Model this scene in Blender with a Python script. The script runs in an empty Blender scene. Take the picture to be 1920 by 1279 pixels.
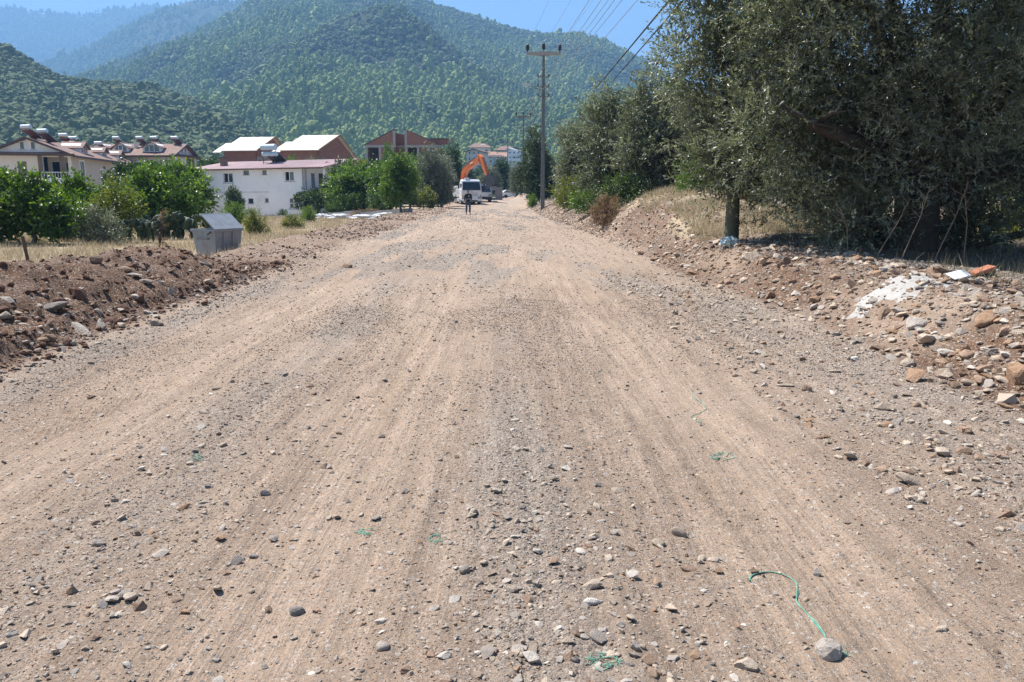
import bpy, bmesh, math, random
import numpy as np
from mathutils import Vector, Matrix, Euler, noise as mnoise
R = math.radians
sc = bpy.context.scene
C = sc.collection
rng = np.random.default_rng(7)
random.seed(7)

# ------------------------------------------------------------------ camera
FPX = 1493.0; PITCH = R(10.6); CAM_Z = 1.6
cam_d = bpy.data.cameras.new('camera')
cam_d.sensor_width = 36.0; cam_d.lens = FPX/1920*36
cam_d.clip_start = 0.05; cam_d.clip_end = 12000
cam = bpy.data.objects.new('camera', cam_d); C.objects.link(cam)
cam.location = (0, 0, CAM_Z); cam.rotation_euler = (math.pi/2-PITCH, 0, 0)
sc.camera = cam

# ------------------------------------------------------------------ light
SUN_EL = 58.0
SUN_AZ = -57.0           # clockwise from +Y (view direction): sun stands left, beyond the scene
world = bpy.data.worlds.new('World'); sc.world = world; world.use_nodes = True
wn = world.node_tree; wn.nodes.clear()
sky = wn.nodes.new('ShaderNodeTexSky'); sky.sky_type = 'NISHITA'; sky.sun_disc = False
sky.sun_elevation = R(SUN_EL); sky.sun_rotation = R(SUN_AZ)
sky.air_density = 1.0; sky.dust_density = 0.0; sky.ozone_density = 3.0; sky.altitude = 1200
bg = wn.nodes.new('ShaderNodeBackground'); bg.inputs['Strength'].default_value = 0.056
wo = wn.nodes.new('ShaderNodeOutputWorld')
wn.links.new(sky.outputs[0], bg.inputs['Color']); wn.links.new(bg.outputs[0], wo.inputs['Surface'])
sun_d = bpy.data.lights.new('sun', 'SUN'); sun_d.energy = 5.0; sun_d.angle = R(0.5); sun_d.color = (1.0, 0.955, 0.90)
sun = bpy.data.objects.new('sun', sun_d); C.objects.link(sun)
sdir = Vector((math.sin(R(SUN_AZ))*math.cos(R(SUN_EL)), math.cos(R(SUN_AZ))*math.cos(R(SUN_EL)), math.sin(R(SUN_EL))))
sun.rotation_euler = sdir.to_track_quat('Z', 'Y').to_euler()
sc.view_settings.view_transform = 'Standard'; sc.view_settings.look = 'None'
sc.view_settings.exposure = 1.5; sc.view_settings.gamma = 1.0; sc.view_settings.use_curve_mapping = False
sc.render.engine = 'CYCLES'
cy = sc.cycles
cy.max_bounces = 6; cy.diffuse_bounces = 4; cy.glossy_bounces = 2; cy.transmission_bounces = 4; cy.volume_bounces = 0
cy.use_denoising = True; cy.denoiser = "OPENIMAGEDENOISE"; cy.denoising_input_passes = "RGB_ALBEDO_NORMAL"; cy.denoising_prefilter = "NONE"
cy.caustics_reflective = False; cy.caustics_refractive = False
HAZE_DENSITY = 0.00030
HAZE_COLOR = (0.28, 0.56, 1.0)

# ------------------------------------------------------------------ pixel rays of the photograph -> points of the place
cp, sp = math.cos(PITCH), math.sin(PITCH)
def ray(px, py):
    u = (px-960)/FPX; v = (py-639.5)/FPX
    return Vector((u, cp-v*sp, -sp-v*cp))
def at(px, py, Y):
    d = ray(px, py); t = Y/d.y
    return Vector((d.x*t, Y, CAM_Z+d.z*t))

# ------------------------------------------------------------------ noise
def _h(ix, iy, seed):
    n = (ix*374761393 + iy*668265263 + seed*974634777) & 0x7fffffff
    n = ((n ^ (n >> 13))*1274126177) & 0x7fffffff
    n = ((n ^ (n >> 15))*285648997) & 0x7fffffff
    return ((n ^ (n >> 12)) & 0xffff)/65535.0
def vn(x, y, seed=0):
    x = np.asarray(x, float); y = np.asarray(y, float)
    ix = np.floor(x).astype(np.int64); iy = np.floor(y).astype(np.int64)
    fx = x-ix; fy = y-iy
    fx = fx*fx*fx*(fx*(fx*6-15)+10); fy = fy*fy*fy*(fy*(fy*6-15)+10)
    a = _h(ix, iy, seed); b = _h(ix+1, iy, seed); c = _h(ix, iy+1, seed); d = _h(ix+1, iy+1, seed)
    return (a+(b-a)*fx)+((c+(d-c)*fx)-(a+(b-a)*fx))*fy      # 0..1
def fbm(x, y, octv=4, seed=0):
    s = 0.0; a = 1.0; t = 0.0
    x = np.asarray(x, float); y = np.asarray(y, float)
    for i in range(octv):
        s = s+a*(vn(x, y, seed+i*17)*2-1); t += a; a *= 0.5
        x, y = x*1.97+y*0.31+5.3, y*1.97-x*0.31+1.7
    return s/t
def ridged(x, y, octv=4, seed=0):
    s = 0.0; a = 1.0; t = 0.0
    x = np.asarray(x, float); y = np.asarray(y, float)
    for i in range(octv):
        s = s+a*(1-np.abs(vn(x, y, seed+i*13)*2-1)); t += a; a *= 0.5
        x, y = x*1.93+y*0.4+3.1, y*1.93-x*0.4+7.7
    return s/t
def sm(a, b, x):
    t = np.clip((np.asarray(x, float)-a)/(b-a), 0, 1); return t*t*(3-2*t)
def ga(x): return np.exp(-x*x)

# ------------------------------------------------------------------ materials
def N(nt, typ, ins=None, **props):
    n = nt.nodes.new(typ)
    for k, v in props.items(): setattr(n, k, v)
    for k, v in (ins or {}).items():
        if hasattr(v, 'links') or isinstance(v, bpy.types.NodeSocket): nt.links.new(v, n.inputs[k])
        else: n.inputs[k].default_value = v
    return n
def rgba(c): return (c[0], c[1], c[2], 1.0)
def newmat(name):
    m = bpy.data.materials.new(name); m.use_nodes = True
    nt = m.node_tree; nt.nodes.clear()
    out = nt.nodes.new('ShaderNodeOutputMaterial')
    return m, nt, out
def ramp(nt, fac, stops):
    r = nt.nodes.new('ShaderNodeValToRGB'); el = r.color_ramp.elements
    while len(el) < len(stops): el.new(0.5)
    for e, (p, c) in zip(el, stops): e.position = p; e.color = rgba(c)
    nt.links.new(fac, r.inputs[0]); return r.outputs[0]
def mixc(nt, fac, a, b, bt='MIX'):
    n = nt.nodes.new('ShaderNodeMix'); n.data_type = 'RGBA'; n.blend_type = bt
    for sock, v in ((n.inputs[0], fac), (n.inputs[6], a), (n.inputs[7], b)):
        if isinstance(v, bpy.types.NodeSocket): nt.links.new(v, sock)
        elif isinstance(v, (int, float)): sock.default_value = v
        else: sock.default_value = rgba(v)
    return n.outputs[2]
def mth(nt, op, a, b=0.0, clamp=False):
    n = nt.nodes.new('ShaderNodeMath'); n.operation = op; n.use_clamp = clamp
    for s, v in ((n.inputs[0], a), (n.inputs[1], b)):
        if isinstance(v, bpy.types.NodeSocket): nt.links.new(v, s)
        else: s.default_value = v
    return n.outputs[0]
MATS = {}
def solid(name, c, rough=0.7, metal=0.0, var=0.18, scale=4.0, bump=0.0, bscale=40.0, spec=0.4, dirt=None, rand=0.0, coat=0.0):
    """plain surface: base colour with noise wear, optional dirt tone, optional bump"""
    if name in MATS: return MATS[name]
    m, nt, out = newmat(name)
    tc = N(nt, 'ShaderNodeTexCoord')
    n1 = N(nt, 'ShaderNodeTexNoise', {'Vector': tc.outputs['Object'], 'Scale': scale, 'Detail': 6.0, 'Roughness': 0.65})
    lo = tuple(x*(1-var) for x in c); hi = tuple(min(1, x*(1+var)) for x in c)
    col = ramp(nt, n1.outputs[0], [(0.3, lo), (0.7, hi)])
    if dirt:
        n2 = N(nt, 'ShaderNodeTexNoise', {'Vector': tc.outputs['Object'], 'Scale': scale*0.6, 'Detail': 8.0, 'Roughness': 0.75})
        f = N(nt, 'ShaderNodeMapRange', {0: n2.outputs[0], 1: 0.52, 2: 0.72, 3: 0.0, 4: 0.75})
        col = mixc(nt, f.outputs[0], col, dirt)
    if rand:
        oi = N(nt, 'ShaderNodeObjectInfo')
        mr = N(nt, 'ShaderNodeMapRange', {0: oi.outputs['Random'], 1: 0.0, 2: 1.0, 3: 1-rand, 4: 1+rand})
        col = mixc(nt, 1.0, col, mr.outputs[0], 'MULTIPLY')
    b = N(nt, 'ShaderNodeBsdfPrincipled', {'Base Color': col, 'Roughness': rough, 'Metallic': metal, 'Specular IOR Level': spec, 'Coat Weight': coat})
    if bump:
        n3 = N(nt, 'ShaderNodeTexNoise', {'Vector': tc.outputs['Object'], 'Scale': bscale, 'Detail': 6.0, 'Roughness': 0.7})
        bp = N(nt, 'ShaderNodeBump', {'Height': n3.outputs[0], 'Strength': bump, 'Distance': 0.02})
        nt.links.new(bp.outputs[0], b.inputs['Normal'])
    nt.links.new(b.outputs[0], out.inputs['Surface'])
    MATS[name] = m; return m
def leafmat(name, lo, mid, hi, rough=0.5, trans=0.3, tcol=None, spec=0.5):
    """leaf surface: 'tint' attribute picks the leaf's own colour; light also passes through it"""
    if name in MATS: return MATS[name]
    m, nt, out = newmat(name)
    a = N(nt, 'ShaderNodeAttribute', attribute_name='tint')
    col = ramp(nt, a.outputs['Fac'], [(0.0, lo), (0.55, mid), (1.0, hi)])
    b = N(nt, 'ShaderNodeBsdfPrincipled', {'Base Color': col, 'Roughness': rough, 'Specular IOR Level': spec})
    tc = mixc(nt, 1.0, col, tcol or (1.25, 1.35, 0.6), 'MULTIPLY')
    t = N(nt, 'ShaderNodeBsdfTranslucent', {'Color': tc})
    mx = N(nt, 'ShaderNodeMixShader', {0: trans, 1: b.outputs[0], 2: t.outputs[0]})
    nt.links.new(mx.outputs[0], out.inputs['Surface'])
    MATS[name] = m; return m

# ------------------------------------------------------------------ objects
def link(name, me, mat=None, parent=None, kind=None):
    o = bpy.data.objects.new(name, me); C.objects.link(o)
    if mat is not None and me is not None:
        for mm in (mat if isinstance(mat, (list, tuple)) else [mat]): me.materials.append(mm)
    if parent is not None: o.parent = parent
    if kind: o['kind'] = kind
    return o
def tag(o, label, cat, group=None):
    o['label'] = label; o['category'] = cat
    if group: o['group'] = group
    return o
def thing(name, label, cat, loc=(0, 0, 0), rz=0.0, group=None):
    o = bpy.data.objects.new(name, None); C.objects.link(o)
    o.location = loc; o.rotation_euler = (0, 0, rz); o.empty_display_size = 0.3
    return tag(o, label, cat, group)
def quads_mesh(name, V, nper=4, tint=None, smooth=False, faces=None):
    """mesh from a flat vertex array; consecutive nper vertices make a face unless faces (m,k) is given"""
    V = np.ascontiguousarray(V, dtype=np.float32).reshape(-1, 3)
    me = bpy.data.meshes.new(name)
    if faces is None: faces = np.arange(len(V), dtype=np.int32).reshape(-1, nper)
    F = np.ascontiguousarray(faces, dtype=np.int32); k = F.shape[1]
    me.vertices.add(len(V)); me.vertices.foreach_set('co', V.ravel())
    me.loops.add(F.size); me.loops.foreach_set('vertex_index', F.ravel())
    me.polygons.add(len(F)); me.polygons.foreach_set('loop_start', np.arange(0, F.size, k, dtype=np.int32))
    me.polygons.foreach_set('loop_total', np.full(len(F), k, dtype=np.int32))
    me.polygons.foreach_set('use_smooth', np.full(len(F), smooth, dtype=bool))
    if tint is not None:
        a = me.attributes.new('tint', 'FLOAT', 'POINT'); a.data.foreach_set('value', np.ascontiguousarray(tint, dtype=np.float32))
    me.update(calc_edges=True); me.validate()
    return me
class MB:
    """collects boxes, prisms and tubes for ONE mesh object"""
    def __init__(s): s.v = []; s.f = []
    def add(s, vs, fs):
        o = len(s.v); s.v += [tuple(v) for v in vs]; s.f += [tuple(i+o for i in f) for f in fs]; return s
    def box(s, a, b, M=None):
        (x0, y0, z0), (x1, y1, z1) = a, b
        vs = [(x0,y0,z0),(x1,y0,z0),(x1,y1,z0),(x0,y1,z0),(x0,y0,z1),(x1,y0,z1),(x1,y1,z1),(x0,y1,z1)]
        if M is not None: vs = [M @ Vector(v) for v in vs]
        return s.add(vs, [(0,3,2,1),(4,5,6,7),(0,1,5,4),(1,2,6,5),(2,3,7,6),(3,0,4,7)])
    def hexa(s, bot, top):
        return s.add(list(bot)+list(top), [(3,2,1,0),(4,5,6,7),(0,1,5,4),(1,2,6,5),(2,3,7,6),(3,0,4,7)])
    def slab(s, q, t):
        """4 corner points thickened along their normal by t (downwards)"""
        q = [Vector(p) for p in q]; n = (q[1]-q[0]).cross(q[3]-q[0]).normalized()
        if n.z < 0: n = -n
        return s.hexa([p-n*t for p in q], q)
    def prism(s, prof, ax, a, b):
        """profile of 2-D points extruded along axis 'x' or 'y' from a to b"""
        n = len(prof)
        mk = (lambda p, t: (t, p[0], p[1])) if ax == 'x' else (lambda p, t: (p[0], t, p[1]))
        vs = [mk(p, a) for p in prof]+[mk(p, b) for p in prof]
        fs = [tuple(range(n)), tuple(range(2*n-1, n-1, -1))]+[(i, i+n, (i+1) % n+n, (i+1) % n) for i in range(n)]
        return s.add(vs, fs)
    def tube(s, pts, rad, n=8, cap=True):
        pts = [Vector(p) for p in pts]
        rad = [rad]*len(pts) if isinstance(rad, (int, float)) else rad
        rings = []; prev = None
        for i, p in enumerate(pts):
            d = (pts[min(i+1, len(pts)-1)]-pts[max(i-1, 0)]).normalized()
            if prev is None:
                a = d.cross(Vector((0, 0, 1)) if abs(d.z) < 0.9 else Vector((1, 0, 0))).normalized()
            else:
                a = (prev-d*prev.dot(d)).normalized()
            prev = a; b = d.cross(a)
            rings.append([p+(a*math.cos(t)+b*math.sin(t))*rad[i] for t in [2*math.pi*k/n for k in range(n)]])
        o = len(s.v); s.v += [tuple(v) for r in rings for v in r]
        for i in range(len(pts)-1):
            for k in range(n):
                s.f.append((o+i*n+k, o+i*n+(k+1) % n, o+(i+1)*n+(k+1) % n, o+(i+1)*n+k))
        if cap:
            s.f.append(tuple(o+k for k in range(n))[::-1]); s.f.append(tuple(o+(len(pts)-1)*n+k for k in range(n)))
        return s
    def build(s, name, mat, parent=None, smooth=False, bevel=0.0, kind=None):
        me = bpy.data.meshes.new(name); me.from_pydata(s.v, [], s.f)
        bm = bmesh.new(); bm.from_mesh(me); bmesh.ops.recalc_face_normals(bm, faces=bm.faces)
        if bevel: bmesh.ops.bevel(bm, geom=list(bm.edges), offset=bevel, segments=2, affect='EDGES', clamp_overlap=True)
        bm.to_mesh(me); bm.free()
        if smooth: me.polygons.foreach_set('use_smooth', [True]*len(me.polygons))
        me.update()
        return link(name, me, mat, parent, kind)
def scatter(name, pts, scl, rot, idx, meshes, parent=None, kind='stuff'):
    """one object whose geometry nodes set a small mesh on each of its points (uncountable stuff only)"""
    src = bpy.data.collections.new(name+'_source')
    for i, me in enumerate(meshes):
        src.objects.link(bpy.data.objects.new('%s_source_%02d' % (name, i), me))
    me = bpy.data.meshes.new(name); n = len(pts)
    me.vertices.add(n); me.vertices.foreach_set('co', np.ascontiguousarray(pts, dtype=np.float32).ravel())
    a = me.attributes.new('scl', 'FLOAT_VECTOR', 'POINT'); a.data.foreach_set('vector', np.ascontiguousarray(scl, dtype=np.float32).ravel())
    a = me.attributes.new('rot', 'FLOAT_VECTOR', 'POINT'); a.data.foreach_set('vector', np.ascontiguousarray(rot, dtype=np.float32).ravel())
    a = me.attributes.new('pick', 'INT', 'POINT'); a.data.foreach_set('value', np.ascontiguousarray(idx, dtype=np.int32))
    o = link(name, me, None, parent, kind)
    ng = bpy.data.node_groups.new(name+'_nodes', 'GeometryNodeTree')
    ng.interface.new_socket('Geometry', in_out='INPUT', socket_type='NodeSocketGeometry')
    ng.interface.new_socket('Geometry', in_out='OUTPUT', socket_type='NodeSocketGeometry')
    gi = ng.nodes.new('NodeGroupInput'); go = ng.nodes.new('NodeGroupOutput')
    ci = ng.nodes.new('GeometryNodeCollectionInfo'); ci.inputs['Collection'].default_value = src
    ci.inputs['Separate Children'].default_value = True; ci.inputs['Reset Children'].default_value = True
    ip = ng.nodes.new('GeometryNodeInstanceOnPoints'); ip.inputs['Pick Instance'].default_value = True
    def attr(nm, t):
        q = ng.nodes.new('GeometryNodeInputNamedAttribute'); q.data_type = t; q.inputs['Name'].default_value = nm; return q.outputs['Attribute']
    e2r = ng.nodes.new('FunctionNodeEulerToRotation')
    ng.links.new(attr('rot', 'FLOAT_VECTOR'), e2r.inputs[0])
    ng.links.new(gi.outputs[0], ip.inputs['Points']); ng.links.new(ci.outputs[0], ip.inputs['Instance'])
    ng.links.new(attr('pick', 'INT'), ip.inputs['Instance Index']); ng.links.new(e2r.outputs[0], ip.inputs['Rotation'])
    ng.links.new(attr('scl', 'FLOAT_VECTOR'), ip.inputs['Scale']); ng.links.new(ip.outputs[0], go.inputs[0])
    md = o.modifiers.new('scatter', 'NODES'); md.node_group = ng
    return o
# ================================================================== TERRAIN
def road_c(y): return -0.3-0.02*np.asarray(y, float)
def edge_l(y): return -4.05+0.02*np.clip(np.asarray(y, float)-30, 0, 60)*0.5+0.30*fbm(np.asarray(y, float)*0.35, 3.3, 3, 5)
def edge_r(y): return 4.15-0.02*np.clip(np.asarray(y, float)-25, 0, 60)+0.28*fbm(np.asarray(y, float)*0.4, 9.1, 3, 6)
def H(x, y, fine=True):
    x = np.asarray(x, float); y = np.asarray(y, float)
    s = x-road_c(y); el = edge_l(y); er = edge_r(y)
    z = 0.55*sm(84, 120, y)
    inroad = sm(el-0.25, el+0.35, s)*(1-sm(er-0.35, er+0.25, s))
    # road: ruts and humps that run with the road
    z = z+inroad*(0.035*fbm(s*0.9, y*0.09, 3, 11)+0.018*fbm(s*2.6, y*0.25, 3, 12)
                  +0.05*ga((s-0.42)/0.42)*np.clip(0.6+fbm(y*0.35, 1.0, 2, 4), 0, 1.2)*sm(16, 4, y)
                  -0.03*ga((s+0.6)/0.4)-0.035*ga((s-1.6)/0.45)-0.03*ga((s+2.6)/0.6))
    # left field, lower than the road
    drop = 0.24+0.22*sm(20, 45, y)+0.62*sm(58, 98, y)
    lf = sm(-6.2, -8.2, s)*drop+sm(-4.3, -7.5, s)*0.55*sm(62, 98, y)
    z = z-lf
    # left berm of dug earth, then a low strip of rubble
    hb = 0.72*sm(16.6, 13.2, y)*(0.9+0.22*fbm(y*0.33, 0.5, 2, 21))
    t = s+5.75-0.25*fbm(y*0.4, 2.0, 2, 22)
    prof = np.where(t > 0, sm(1.6, 0.0, t)**0.85, sm(-1.6, -0.1, t))
    b1 = hb*prof
    b2 = 0.19*sm(12.5, 16, y)*sm(92, 70, y)*np.exp(-((s+5.6)/1.7)**4)*(0.75+0.7*fbm(x*0.45, y*0.3, 3, 23))
    lb = sm(0.02, 0.12, b1+b2)
    z = z+b1+b2
    # right bank and its mound
    up = sm(er-0.05, er+1.2, s)
    hR = 0.52*sm(110, 80, y)+0.1
    hR = hR*(0.9+0.25*fbm(y*0.22, 7.7, 2, 31))
    bank = up*hR
    mound = 0.98*np.exp(-((s-6.5)/2.2)**2-((y-26.0)/6.0)**2)*sm(er-0.1, er+0.8, s)
    mound2 = 0.8*np.exp(-((s-4.4)/1.2)**2-((y-118)/9)**2)
    z = z+bank+mound+mound2+up*0.12*fbm(x*0.25, y*0.25, 3, 33)
    if fine:
        z = z+inroad*(0.026*(ridged(s*1.7, y*0.13, 3, 51)-0.6)+0.012*(ridged(s*4.6, y*0.35, 3, 52)-0.6)*sm(30, 12, y)*sm(0.35, 0.65, vn(s*0.9, y*0.3, 55))*1.6+0.012*fbm(x*5.5, y*5.5, 3, 56)*sm(20, 9, y)+0.009*fbm(s*12.0, y*0.5, 2, 53)*sm(16, 7, y))
        lug = (ga((s+2.75)/0.26)*sm(4.0, 4.6, y)*sm(8.5, 7.0, y)+ga((s+3.15)/0.2)*sm(3.4, 3.8, y)*sm(5.4, 5.0, y)+0.7*ga((s+0.55)/0.2)*sm(5.2, 6, y)*sm(12, 9, y)+0.6*ga((s-1.5)/0.22)*sm(3, 4, y)*sm(11, 8, y))*sm(0.42, 0.62, vn(s*1.4, y*0.7, 54))
        z = z+inroad*lug*0.026*np.sin((y+0.25*s)*2*math.pi/0.17)
        dirty = np.clip(lb+up*(1-sm(7.4, 8.6, s))*1.0, 0, 1)
        z = z+dirty*(0.085*fbm(x*1.6, y*1.6, 4, 41)+lb*(0.20*(ridged(x*1.5, y*1.5, 4, 47)-0.55)+0.06*np.abs(fbm(x*4.5, y*4.5, 3, 48)))*sm(18, 14, y)+0.05*(ridged(x*4.2, y*4.2, 3, 42)-0.6))
        z = z+0.012*fbm(x*3.0, y*1.2, 3, 43)+0.006*fbm(x*11, y*11, 2, 44)
    return z
def hz(x, y): return float(H(np.array([x]), np.array([y]))[0])
def hit(px, py, ymax=170):
    """where the ray through a pixel of the photograph meets the ground"""
    d = ray(px, py); Y = np.geomspace(1.2, ymax, 6000); X = d.x/d.y*Y; Z = CAM_Z+d.z/d.y*Y
    below = np.nonzero(Z < H(X, Y))[0]
    i = below[0] if len(below) else len(Y)-1
    return Vector((X[i], Y[i], H(X[i:i+1], Y[i:i+1])[0]))

def gravelness(s, y, x):
    g = 0.12+0.75*ga((s-0.42)/0.30)*(0.35+0.65*sm(8, 4, y))+0.5*ga((s+1.55)/0.42)+0.42*sm(2.3, 3.4, s)*(s < 5)+0.62*sm(-3.2, -3.7, s)
    g = g*(0.45+0.95*np.clip(vn(s*0.9, y*0.35, 61)*0.6+vn(s*2.4, y*1.1, 62)*0.6, 0, 1.3))
    far = sm(9, 20, y)
    g2 = 0.25+0.9*sm(0.45, 0.62, vn(s*0.8+3, y*0.10, 63))*sm(0.3, 0.5, vn(s*2.2, y*0.5, 64))
    return g*(1-far)+g2*far
def ground_mesh():
    nu, ny = 560, 660
    ys = np.geomspace(1.05, 172, ny); ug = np.linspace(-1.02, 1.02, nu)
    # keep columns denser in the middle of the view, but every vertex is simply a place on the ground
    U, Yv = np.meshgrid(ug, ys)
    X = U*(Yv+0.6); X = X.ravel(); Yf = Yv.ravel()
    Z = H(X, Yf)
    s = X-road_c(Yf)
    el = edge_l(Yf); er = edge_r(Yf)
    V = np.stack([X, Yf, Z], 1)
    i = np.arange((ny-1)*(nu-1)); r = i//(nu-1); c = i % (nu-1)
    q = np.stack([r*nu+c, r*nu+c+1, (r+1)*nu+c+1, (r+1)*nu+c], 1)
    # own colours of the ground
    cm = vn(s*0.7, Yf*0.12, 71)
    track = np.clip(ga((s+2.55)/0.85)+ga((s+0.62)/0.62)+0.9*ga((s-1.65)/0.7), 0, 1)*(0.55+0.5*cm)
    far = sm(9, 22, Yf)
    track = np.clip(track*(1-far)+far*(0.12+0.75*sm(0.35, 0.7, vn(s*0.9, Yf*0.07, 72))), 0, 1)
    gr = np.clip(gravelness(s, Yf, X), 0, 1)
    inr = sm(el-0.2, el+0.3, s)*(1-sm(er-0.1, er+0.5, s))
    gr = gr*inr+(1-inr)*0.35*vn(X*0.8, Yf*0.8, 73)
    track = track*inr
    leftsoil = sm(el+0.05, el-0.35, s)*(1-sm(-7.0, -7.8, s))
    rightsoil = sm(er-0.3, er+0.2, s)*(1-sm(6.2, 7.4, s))*(0.25+0.60*vn(X*0.7, Yf*0.6, 74))*sm(95, 60, Yf)
    redpatch = 0.3*inr*sm(0.5, 0.8, vn(s*0.6+2, Yf*0.25, 75))
    soil = np.clip(leftsoil*(0.96-0.46*sm(14.5, 19, Yf)-0.2*sm(35, 60, Yf))+rightsoil+redpatch, 0, 1)
    straw = np.clip(sm(-7.0, -8.0, s)+sm(4.5, 5.6, s+0.8*vn(X*0.9, Yf*0.9, 78)-0.4)*sm(17, 20, Yf)*sm(40, 33, Yf), 0, 1)
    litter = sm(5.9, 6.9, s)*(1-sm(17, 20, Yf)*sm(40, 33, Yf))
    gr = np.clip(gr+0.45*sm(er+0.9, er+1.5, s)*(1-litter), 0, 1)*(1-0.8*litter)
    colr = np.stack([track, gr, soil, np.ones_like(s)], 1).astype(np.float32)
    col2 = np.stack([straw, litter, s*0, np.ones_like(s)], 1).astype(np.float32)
    # which face belongs to which piece of the setting
    fc = q[:, 0]
    sf = s[fc]; elf = el[fc]; erf = er[fc]
    zone = np.zeros(len(q), int)
    zone[(sf <= elf) & (sf > -7.4)] = 1
    zone[sf <= -7.4] = 2
    zone[(sf >= erf) & (sf < 7.2)] = 3
    zone[sf >= 7.2] = 4
    return V, q, zone, colr, col2
def ground_material():
    m, nt, out = newmat('dirt_ground')
    tc = N(nt, 'ShaderNodeTexCoord'); P = tc.outputs['Object']
    za = N(nt, 'ShaderNodeAttribute', attribute_name='zone'); zb = N(nt, 'ShaderNodeAttribute', attribute_name='cover')
    sa = N(nt, 'ShaderNodeSeparateColor', {0: za.outputs['Color']}); sb = N(nt, 'ShaderNodeSeparateColor', {0: zb.outputs['Color']})
    def noise(scale, detail=6.0, rough=0.65, vec=P):
        return N(nt, 'ShaderNodeTexNoise', {'Vector': vec, 'Scale': scale, 'Detail': detail, 'Roughness': rough}).outputs[0]
    stretch = N(nt, 'ShaderNodeMapping', {'Vector': P, 'Scale': (1.0, 0.06, 1.0), 'Rotation': (0, 0, R(-1.15))}).outputs[0]
    streak = noise(9.0, 5.0, 0.6, stretch); streak2 = noise(2.2, 4.0, 0.6, stretch)
    big = noise(0.7, 5.0); mid = noise(6.0, 7.0, 0.7); fin = noise(60.0, 6.0, 0.75); grit = noise(260.0, 4.0, 0.7)
    sand = ramp(nt, mid, [(0.25, (0.250, 0.178, 0.128)), (0.75, (0.342, 0.254, 0.186))])
    trk = ramp(nt, streak2, [(0.3, (0.300, 0.216, 0.152)), (0.7, (0.388, 0.286, 0.210))])
    def softer(sock, n, lo=0.35, hi=0.65):     # break the mask edges with noise
        a = mth(nt, 'ADD', sock, mth(nt, 'MULTIPLY', mth(nt, 'SUBTRACT', n, 0.5), 0.75))
        return N(nt, 'ShaderNodeMapRange', {0: a, 1: lo-0.2, 2: hi+0.2, 3: 0.0, 4: 1.0}, interpolation_type='SMOOTHSTEP').outputs[0]
    col = mixc(nt, softer(sa.outputs[0], streak), sand, trk)
    v1 = N(nt, 'ShaderNodeTexVoronoi', {'Vector': P, 'Scale': 42.0, 'Randomness': 1.0}, feature='F1')
    v2 = N(nt, 'ShaderNodeTexVoronoi', {'Vector': P, 'Scale': 105.0, 'Randomness': 1.0}, feature='F1')
    vc = N(nt, 'ShaderNodeSeparateColor', {0: v1.outputs['Color']}); vc2 = N(nt, 'ShaderNodeSeparateColor', {0: v2.outputs['Color']})
    grav = ramp(nt, vc.outputs[0], [(0.0, (0.175, 0.158, 0.145)), (0.35, (0.275, 0.235, 0.195)), (0.7, (0.345, 0.280, 0.22)), (1.0, (0.45, 0.40, 0.345))])
    grav2 = ramp(nt, vc2.outputs[0], [(0.0, (0.195, 0.170, 0.150)), (0.5, (0.305, 0.255, 0.21)), (1.0, (0.43, 0.385, 0.335))])
    grav = mixc(nt, 0.5, grav, grav2)
    gm = softer(sa.outputs[1], mid)
    col = mixc(nt, mth(nt, 'MULTIPLY', gm, 0.70), col, grav)
    soil = ramp(nt, mid, [(0.25, (0.056, 0.030, 0.018)), (0.55, (0.125, 0.066, 0.037)), (0.8, (0.220, 0.130, 0.076))])
    soil = mixc(nt, mth(nt, 'MULTIPLY', N(nt, 'ShaderNodeMapRange', {0: big, 1: 0.5, 2: 0.72, 3: 0.0, 4: 0.7}).outputs[0], 1.0), soil, (0.165, 0.125, 0.100))
    col = mixc(nt, softer(sa.outputs[2], mid), col, soil)
    straw = ramp(nt, fin, [(0.25, (0.23, 0.165, 0.10)), (0.55, (0.38, 0.30, 0.195)), (0.8, (0.50, 0.43, 0.31))])
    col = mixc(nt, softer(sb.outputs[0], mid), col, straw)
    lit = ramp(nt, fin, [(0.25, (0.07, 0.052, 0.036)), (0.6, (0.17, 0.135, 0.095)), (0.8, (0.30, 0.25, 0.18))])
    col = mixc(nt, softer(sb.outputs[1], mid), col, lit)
    # scattered pebbles everywhere: a share of the voronoi cells are stones with their own tone
    for vv, vs, thr in ((v1, vc, 0.80), (v2, vc2, 0.72)):
        peb = mth(nt, 'MULTIPLY', mth(nt, 'GREATER_THAN', vs.outputs[1], thr-0.14), mth(nt, 'LESS_THAN', vv.outputs['Distance'], 0.42))
        pc = ramp(nt, vs.outputs[2], [(0.0, (0.17, 0.155, 0.145)), (0.4, (0.29, 0.235, 0.185)), (0.8, (0.42, 0.36, 0.30)), (1.0, (0.52, 0.48, 0.43))])
        col = mixc(nt, mth(nt, 'MULTIPLY', peb, 0.75), col, pc)
    gf = N(nt, 'ShaderNodeMapRange', {0: fin, 1: 0.25, 2: 0.75, 3: 0.66, 4: 1.30}).outputs[0]
    col = mixc(nt, 1.0, col, gf, 'MULTIPLY')
    gs = N(nt, 'ShaderNodeMapRange', {0: streak, 1: 0.3, 2: 0.7, 3: 0.86, 4: 1.12}).outputs[0]
    col = mixc(nt, 1.0, col, gs, 'MULTIPLY')
    fstr = N(nt, 'ShaderNodeMapping', {'Vector': P, 'Scale': (1.0, 0.022, 1.0), 'Rotation': (0, 0, R(-1.15))}).outputs[0]
    lines = noise(34.0, 3.0, 0.6, fstr)
    ls = mth(nt, 'MULTIPLY', mth(nt, 'SUBTRACT', lines, 0.5), mth(nt, 'ADD', mth(nt, 'MULTIPLY', sa.outputs[0], 0.75), 0.18))
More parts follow.
